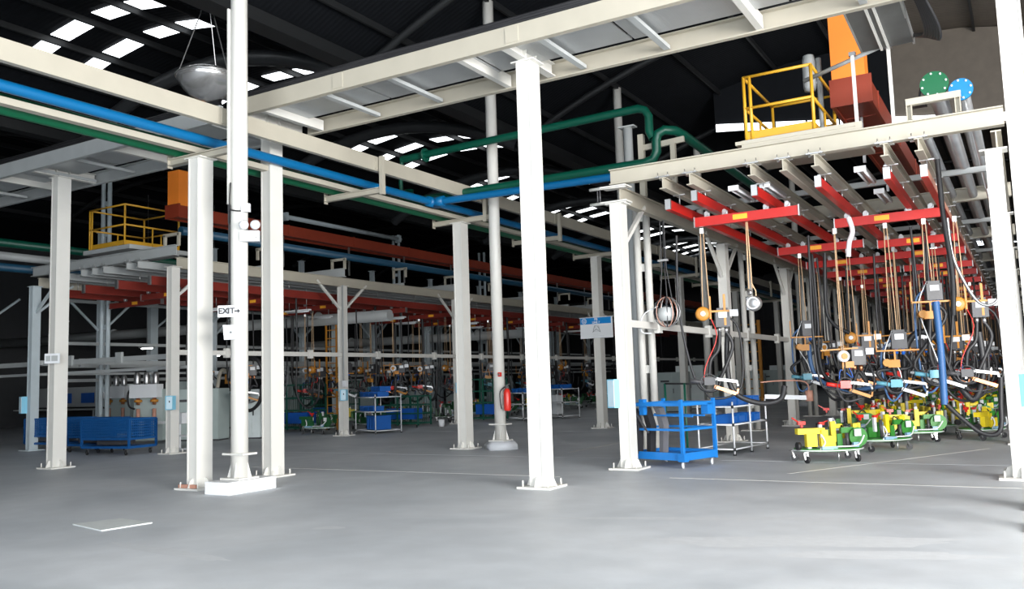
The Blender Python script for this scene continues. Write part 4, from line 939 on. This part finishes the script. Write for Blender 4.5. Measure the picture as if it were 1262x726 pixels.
# thick hoses: free-hanging loops
def hoses(name, pts, r, m, label, group=None):
    t = single(name, MB().tube(pts, r, 8, 6), m, label, 'hose', group); return t
hoses('hose', [(-4.75, 15.9, 2.5), (-4.8, 15.9, 1.7), (-4.7, 15.95, 1.25), (-4.3, 16.1, 1.05), (-3.95, 16.2, 1.1), (-3.85, 16.2, 1.35)], .05, BLACK, 'thick black hose curving down over the blue crate shelf')
hoses('hose', [(-3.7, 20.0, 4.2), (-3.75, 20, 3.0), (-3.6, 20.0, 2.6), (-3.3, 20, 2.4)], .04, BLACK, 'black hose hanging beside the third gantry column')
hoses('hose', [(-2.0, 17.6, 1.0), (-1.95, 17.6, 1.9), (-1.7, 17.6, 2.25), (-1.4, 17.6, 2.1), (-1.2, 17.6, 1.5), (-.9, 17.6, 1.0), (-.7, 17.6, 1.5), (-.72, 17.6, 2.2)], .06, BLACK, 'fat black hose arching above the carts near the right edge')
hoses('hose', [(-1.32, 16.9, 2.75), (-1.3, 16.9, 1.9), (-1.31, 16.9, .95)], .06, mat('blue sleeve', (.03, .11, .28), .5), 'straight blue sleeved cable hanging near the right edge')
hoses('hose', [(-1.3, 16.9, .98), (-1.05, 16.9, .7), (-.75, 16.9, .45), (-.5, 16.9, .5), (-.45, 16.9, 1.0), (-.42, 16.9, 1.4)], .04, BLACK, 'black hose loop dipping lowest near the right gantry column')
hoses('hose', [(-1.0, 15.2, 4.9), (-.98, 15.2, 4.0), (-.92, 15.2, 3.1), (-.95, 15.2, 2.4)], .04, BLACK, 'long black hose dropping from the gantry left of its right column')
hoses('hose', [(-.95, 15.6, 4.0), (-.9, 15.6, 3.3), (-.6, 15.6, 2.6), (-.3, 15.6, 2.7), (-.25, 15.6, 3.6), (-.35, 15.6, 4.4)], .025, STEEL, 'grey hose loop hanging against the front right gantry column')
hoses('hose', [(-4.3, 20.6, 2.2), (-4.2, 20.6, 1.5), (-3.6, 20.5, 1.15), (-3.0, 20.4, 1.2), (-2.4, 20.3, 1.3)], .05, mat('steel blue hose', (.06, .14, .30), .5), 'slanting dark blue hose above the nearest fixture cart')
hoses('hose', [(-3.9, 19.6, 2.1), (-3.8, 19.6, 1.5), (-3.3, 19.5, 1.2), (-2.7, 19.3, 1.1), (-2.2, 19.2, 1.35), (-2.0, 19.2, 1.9)], .045, BLACK, 'sagging black hose between the guns over the second cart')
hoses('hose', [(-20.9, 18.4, 2.3), (-20.9, 18.4, 1.9), (-20.4, 18.5, 2.5), (-19.9, 18.6, 2.45), (-19.7, 18.7, 1.8), (-19.6, 18.7, 1.2)], .06, BLACK, 'black hose arch right of the second tall tray column')
for k in range(26):
    y = 20+k*1.5; x = random.uniform(-4.8, -1.2); z = random.uniform(1.6, 2.1); wdt = random.uniform(.5, 1.1)
    hoses('hose', [(x, y, 4.6), (x+.03, y, z+1.0), (x, y, z-.3), (x+wdt*.4, y+.1, .95), (x+wdt, y, 1.1), (x+wdt*1.1, y, z)], random.choice((.03, .045, .05)), random.choice((BLACK, BLACK, DARK, MATS['steel blue hose'])), 'looping hose, ' + where(x+.3, y, 'R'), 'hoses in the depth of the right line')
for k in range(22):
    y = 19+k*1.7; x = random.uniform(-24.5, -20); z = random.uniform(1.7, 2.2); wdt = random.uniform(.5, 1.1)
    hoses('hose', [(x, y, 4.6), (x+.03, y, z+1.0), (x, y, z-.3), (x+wdt*.4, y+.1, .95), (x+wdt, y, 1.2), (x+wdt*1.1, y, z)], random.choice((.03, .045, .055)), BLACK, 'looping hose, ' + where(x+.3, y, 'L'), 'hoses under the left gantry')
t = thing('swivel_arm', 'white tubular swing arm projecting right of the blue crate shelf', 'arm', (-4.4, 18.6, 1.1))
part('arm', MB().bar((-4.85, 18.6, 1.1), (-4.0, 18.9, 1.05), .09, .09), SIGNW, t); part('arm_head', MB().cyl((-4.0, 18.9, .98), (-4.0, 18.9, 1.2), .08, 12), PINKY, t)
part('yoke', MB().tube([(-4.9, 18.55, 1.4), (-4.5, 18.7, 1.42), (-4.05, 18.85, 1.38), (-4.0, 18.9, 1.15)], .015, 6, 4), PINKY, t)
single('cloth_streamer', MB().tube([(-2.55, 16.2, 4.3), (-2.5, 16.2, 4.05), (-2.57, 16.2, 3.85), (-2.6, 16.2, 3.6)], .045, 7, 4), mat('pale plastic film', (.72, .66, .68), .6), 'pale crumpled plastic streamer hanging between red rails', 'plastic film')

# ---------------------------------------------------------------- left background equipment
def mesh_cart(x, y, rz, L, label):
    t = thing('mesh_cart', label, 'cart', (x, y, 0), rz); D, z0, z1 = .9, .2, .92; x0, x1, y0, y1 = -L/2, L/2, -D/2, D/2
    f = MB()
    for sx in (x0, x1):
        for sy in (y0, y1): part('post', MB().bar((sx, sy, z0), (sx, sy, z1), .05, .05), BLUED3, t, False)
    for nm, z in (('top_frame', z1), ('base_frame', z0), ('middle_frame', .42)):
        part(nm, MB().bar((x0, y0, z), (x1, y0, z), .04, .05).bar((x0, y1, z), (x1, y1, z), .04, .05).bar((x0, y0, z), (x0, y1, z), .04, .05).bar((x1, y0, z), (x1, y1, z), .04, .05), BLUED3, t, False)
    part('floor_panel', MB().box((0, 0, z0+.03), (L, D, .015)), BLUED3, t, False)
    for (a, b) in (((x0, y0), (x1, y0)), ((x0, y1), (x1, y1)), ((x0, y0), (x0, y1)), ((x1, y0), (x1, y1))):
        m = MB(); d = V((b[0]-a[0], b[1]-a[1], 0)); n = int(d.length/.06)
        for i in range(1, n): p = V((a[0], a[1], 0))+d*i/n; m.bar(p+V((0, 0, .44)), p+V((0, 0, z1)), .02, .02)
        for i in range(1, 7): z = .44+i*.07; m.bar((a[0], a[1], z), (b[0], b[1], z), .022, .022)
        o = part('mesh_panel', m, BLUED3, t, False)
    for sx in (x0+.15, x1-.15):
        for sy in (y0+.05, y1-.05): caster(t, sx, sy, .07, .2)
    part('load', MB().box((-.1, 0, .36), (L*.5, .5, .2)), DARK, t, False); part('load', MB().cyl((.2, -.2, .5), (.2, .2, .5), .08, 10), STEEL, t, False)
    return t
BLUED3 = mat('deep blue mesh paint', (.006, .085, .28), .45)
mesh_cart(-21.0, 14.75, .12, 1.7, 'deep blue wire mesh cart, rightmost of the three at far left')
mesh_cart(-22.75, 15.3, .0, 1.6, 'deep blue wire mesh cart in the middle behind the left tray column')
mesh_cart(-25.0, 15.6, .05, 2.0, 'deep blue wire mesh cart at the far left end')
def green_rack(x, y, rz, w_, h_, label):
    t = thing('green_rack', label, 'rack', (x, y, 0), rz)
    for sx in (-1, 0, 1):
        for sy in (-.4, .4): part('upright', MB().bar((sx*w_/2, sy, .08), (sx*w_/2, sy, h_), .05, .05), GREEND, t, False)
    for z in (.15, h_*.45, h_*.72, h_): part('rail', MB().bar((-w_/2, -.4, z), (w_/2, -.4, z), .04, .05).bar((-w_/2, .4, z), (w_/2, .4, z), .04, .05).bar((-w_/2, -.4, z), (-w_/2, .4, z), .04, .04).bar((w_/2, -.4, z), (w_/2, .4, z), .04, .04), GREEND, t, False)
    m = MB(); n = int(w_/.1)
    for i in range(n): m.bar((-w_/2+i*.1, .4, .15), (-w_/2+i*.1, .4, h_), .012, .012)
    part('back_mesh', m, GREEND, t, False)
    for sx in (-.45, .45): caster(t, sx*w_, -.35, .05, .12)
    part('load', MB().box((0, 0, .5), (w_*.7, .5, .4)), BLUED, t, False)
green_rack(-20.4, 26.3, 0, 1.9, 1.15, 'low dark green rack right of the aisle crate shelf')
green_rack(-18.9, 29.9, 0, 1.3, 1.7, 'tall dark green rack left of the second round column')
green_rack(-23.4, 23.6, .1, 2.3, 1.7, 'long dark green rack between the second tray column and the V braced column')
green_rack(-26.5, 29, .1, 2.4, 1.8, 'dark green rack deep under the left gantry')
def press(x, y, rz, label, s=1.):
    t = thing('spot_welder', label, 'machine', (x, y, 0), rz)
    part('body', MB().box((0, .3, .9*s), (1.0, .7, 1.6*s)), GREYB, t, False); part('head', MB().box((0, -.15, 1.65*s), (.95, .35, .42)), SIGNW, t, False)
    for sx in (-.32, .0, .32):
        part('cylinder', MB().lathe([(0, 1.85*s), (.09, 1.86*s), (.1, 1.9*s), (.1, 2.15*s), (.06, 2.24*s), (0, 2.26*s)], (sx, -.15, 0), n=14), STEEL, t, False)
    for sx in (-.28, .28):
        part('electrode_holder', MB().cyl((sx, -.15, 1.44*s), (sx, -.15, 1.22*s), .06, 10), COPPER, t, False); part('clamp_ring', MB().cyl((sx, -.15, 1.38*s), (sx, -.15, 1.30*s), .12, 12), OCHRE, t, False)
        part('lower_electrode', MB().cyl((sx, -.15, .7*s), (sx, -.15, 1.1*s), .06, 10), PINKY, t, False)
    part('table', MB().box((0, -.2, .65*s), (1.1, .5, .08)), SIGNW, t, False); part('hose', MB().tube([(-.4, -.1, 1.9*s), (-.6, -.2, 1.6), (-.5, -.3, 1.2), (-.3, -.3, 1.1)], .03, 6, 5), BLACK, t, False)
    return t
press(-24.0, 17.9, .35, 'white-headed spot welding machine behind the blue mesh carts')
press(-27.8, 19.5, .3, 'grey spot welding machine deeper left behind the mesh carts')
def cabinet(x, y, rz, w_, d_, h_, m, label):
    t = thing('control_cabinet', label, 'cabinet', (x, y, 0), rz)
    part('body', MB().box((0, 0, h_/2+.05), (w_, d_, h_)), m, t, False); part('plinth', MB().box((0, 0, .03), (w_-.04, d_-.04, .06)), DARK, t, False)
    for s in (-1, 1): part('door', MB().box((s*w_/4, -d_/2-.008, h_/2+.05), (w_/2-.02, .016, h_-.08)), m, t, False)
    part('handle', MB().box((.05, -d_/2-.03, h_*.55), (.025, .03, .2)), BLACK, t, False); part('vent', MB().box((-w_/4, -d_/2-.02, h_*.8), (w_*.3, .01, .08)), DARK, t, False)
cabinet(-23.3, 19.4, .35, 1.5, .7, 1.62, GREYB, 'grey green control cabinet between the light blue box column and the rusty-foot column')
cabinet(-21.9, 20.4, .35, .55, .6, 1.55, mat('pale machine enamel', (.62, .68, .68), .4), 'narrow pale cabinet just right of the rusty-foot column')
cabinet(-25.6, 20.6, .2, 1.2, .7, 1.9, GREYB, 'taller grey green cabinet behind the spot welder')
t = thing('work_stand', 'white tubular stand on a floor plate between spot welder and blue box column', 'stand', (-20.6, 16.6, 0))
for x in (-20.9, -20.35): part('leg', MB().bar((x, 16.6, 0), (x, 16.6, .75), .05, .05), SIGNW, t)
part('crossbar', MB().bar((-20.9, 16.6, .35), (-20.35, 16.6, .35), .05, .05), SIGNW, t); part('top_box', MB().box((-20.8, 16.6, .85), (.35, .3, .3)), SIGNW, t); part('floor_plate', MB().box((-20.4, 16.3, .015), (1.0, .2, .03)), SIGNW, t)
for k in range(9):
    cabinet(-13.6-.2*(k % 3), 37+k*2.9, .1, 1.3, .7, (1.7, 2.0, 1.5)[k % 3], (GREYB, MATS['pale machine enamel'], GREYB)[k % 3], '%s far cabinet back along the pipe rack aisle' % ORD[k])
for k in range(8):
    cabinet(-29.8, 21+k*4.6, .3, 1.6, .8, (1.9, 1.5, 2.1)[k % 3], (MATS['pale machine enamel'], GREYB)[k % 2], '%s dim cabinet back in the row behind the left gantry' % ORD[k])
t = thing('robot_arm', 'cream robot arm rising behind the light blue box column', 'robot', (-23.1, 18.6, 1.6))
part('link', MB().tube([(-22.6, 19.4, 1.7), (-22.5, 19.4, 2.1), (-22.35, 19.4, 2.25), (-22.1, 19.4, 2.15)], .06, 8, 4), CREAM, t); part('wrist', MB().box((-22.1, 19.4, 1.95), (.16, .14, .3)), OCHRE, t)
t = thing('step_ladder', 'ochre access ladder under the left gantry behind the V braced column', 'ladder', (-22.5, 24.6, 0))
for x in (-22.7, -22.2): part('stile', MB().bar((x, 24.6, 0), (x, 24.6, 3.9), .05, .05), OCHRE, t)
for k in range(12): part('rung', MB().bar((-22.7, 24.6, .3+k*.31), (-22.2, 24.6, .3+k*.31), .03, .03), OCHRE, t)
t = thing('step_ladder', 'brown steel access frame seen between the second and third gantry columns', 'ladder', (-11.5, 43, 0))
for x in (-12.3, -11.3): part('stile', MB().bar((x, 43, 0), (x, 43, 4.2), .14, .14), OCHRE, t)
for k in range(9): part('rung', MB().bar((-12.3, 43, .4+k*.45), (-11.3, 43, .4+k*.45), .06, .06), OCHRE, t)
# far-left bench and lit panels
t = thing('workbench', 'pale long workbench with dark screens at the far left edge', 'bench', (-38, 24, 0))
part('bench_top', MB().box((-37, 24, .95), (9, .9, .06)), GREYP, t)
for x in (-41, -38.5, -36, -33.5): part('leg', MB().bar((x, 24, 0), (x, 24, .95), .06, .06), GREYP, t)
part('back_panel', MB().box((-37, 24.4, 1.5), (9, .05, .9)), GREYP, t)
for x in (-38.6, -36.9, -35.2): part('screen', MB().box((x, 24.3, 1.45), (.9, .06, .45)), BLUED, t)
for x, y, z, r, lb in ((-27.5, 27.6, 2.3, .25, 'white glare curtain seen between the leftmost columns'),):
    t = thing('white_screen', lb, 'screen', (x, y, 0)); part('panel', MB().box((x-.9, y, 1.6), (1.5, .03, 1.9)), SIGNW, t); part('foot', MB().box((x-.9, y, .3), (.1, .4, .6)), GREYP, t); part('frame', MB().bar((x-1.65, y, .6), (x-1.65, y, 2.6), .04, .04).bar((x-.15, y, .6), (x-.15, y, 2.6), .04, .04), GREYP, t)
# lit lamps far off at left
LAMP = mat('lit lamp tube', (1, 1, 1), .5, var=0, emit=6)
for i, (x, y, z) in enumerate(((-34.5, 21.5, 4.6), (-31, 23, 3.4), (-30.5, 26, 3.1), (-27.5, 22.5, 3.2))):
    t = thing('lit_lamp', 'small lit lamp in the dim far left, ' + ['highest, near the left edge', 'just above the conduit rail', 'behind the leftmost braced column', 'beside the twin column'][i], 'lamp', (x, y, z))
    part('housing', MB().box((x, y, z+.05), (.8, .2, .05)), GREYP, t); part('tube', MB().box((x, y, z), (.6, .1, .05)), LAMP, t)
    part('hanger', MB().cyl((x, y, z+.07), (x, y, 9.8), .012, 5), STEEL, t)
for k in range(10):
    x = -21.2 if k % 2 else -22.6; y = 19+k*2.6
    t = thing('tube_lamp', 'tube lamp, ' + where(x, y, 'L'), 'lamp', (x, y, 4.1), group='tube lamps of the left gantry')
    part('housing', MB().box((x, y, 4.2), (1.1, .14, .05)), SIGNW, t); part('tube', MB().cyl((x-.5, y, 4.15), (x+.5, y, 4.15), .02, 8), SIGNW, t)
    part('hanger', MB().cyl((x-.4, y, 4.2), (x-.4, y, 4.9), .01, 5).cyl((x+.4, y, 4.2), (x+.4, y, 4.9), .01, 5), STEEL, t)
t = thing('small_bucket', 'tiny white bucket on the floor behind the crate shelf', 'bucket', (-18.9, 26.6, 0))
part('tub', MB().lathe([(0, .0), (.1, 0), (.13, .26), (.11, .26), (.09, .02)], (-18.9, 26.6, 0), n=14), SIGNW, t); part('handle', MB().tube([(-19.02, 26.6, .25), (-18.9, 26.6, .36), (-18.78, 26.6, .25)], .006, 5, 3), STEEL, t)

# copies that still share a label: tell the nearer from the farther
seen = {}
for o in sorted([o for o in bpy.data.objects if o.parent is None and 'label' in o], key=lambda o: o.location.y):
    k = seen.get(o['label'], 0); seen[o['label']] = k+1
    if k: o['label'] = o['label'] + [', farther one', ', farthest one', ', last one'][min(k-1, 2)]
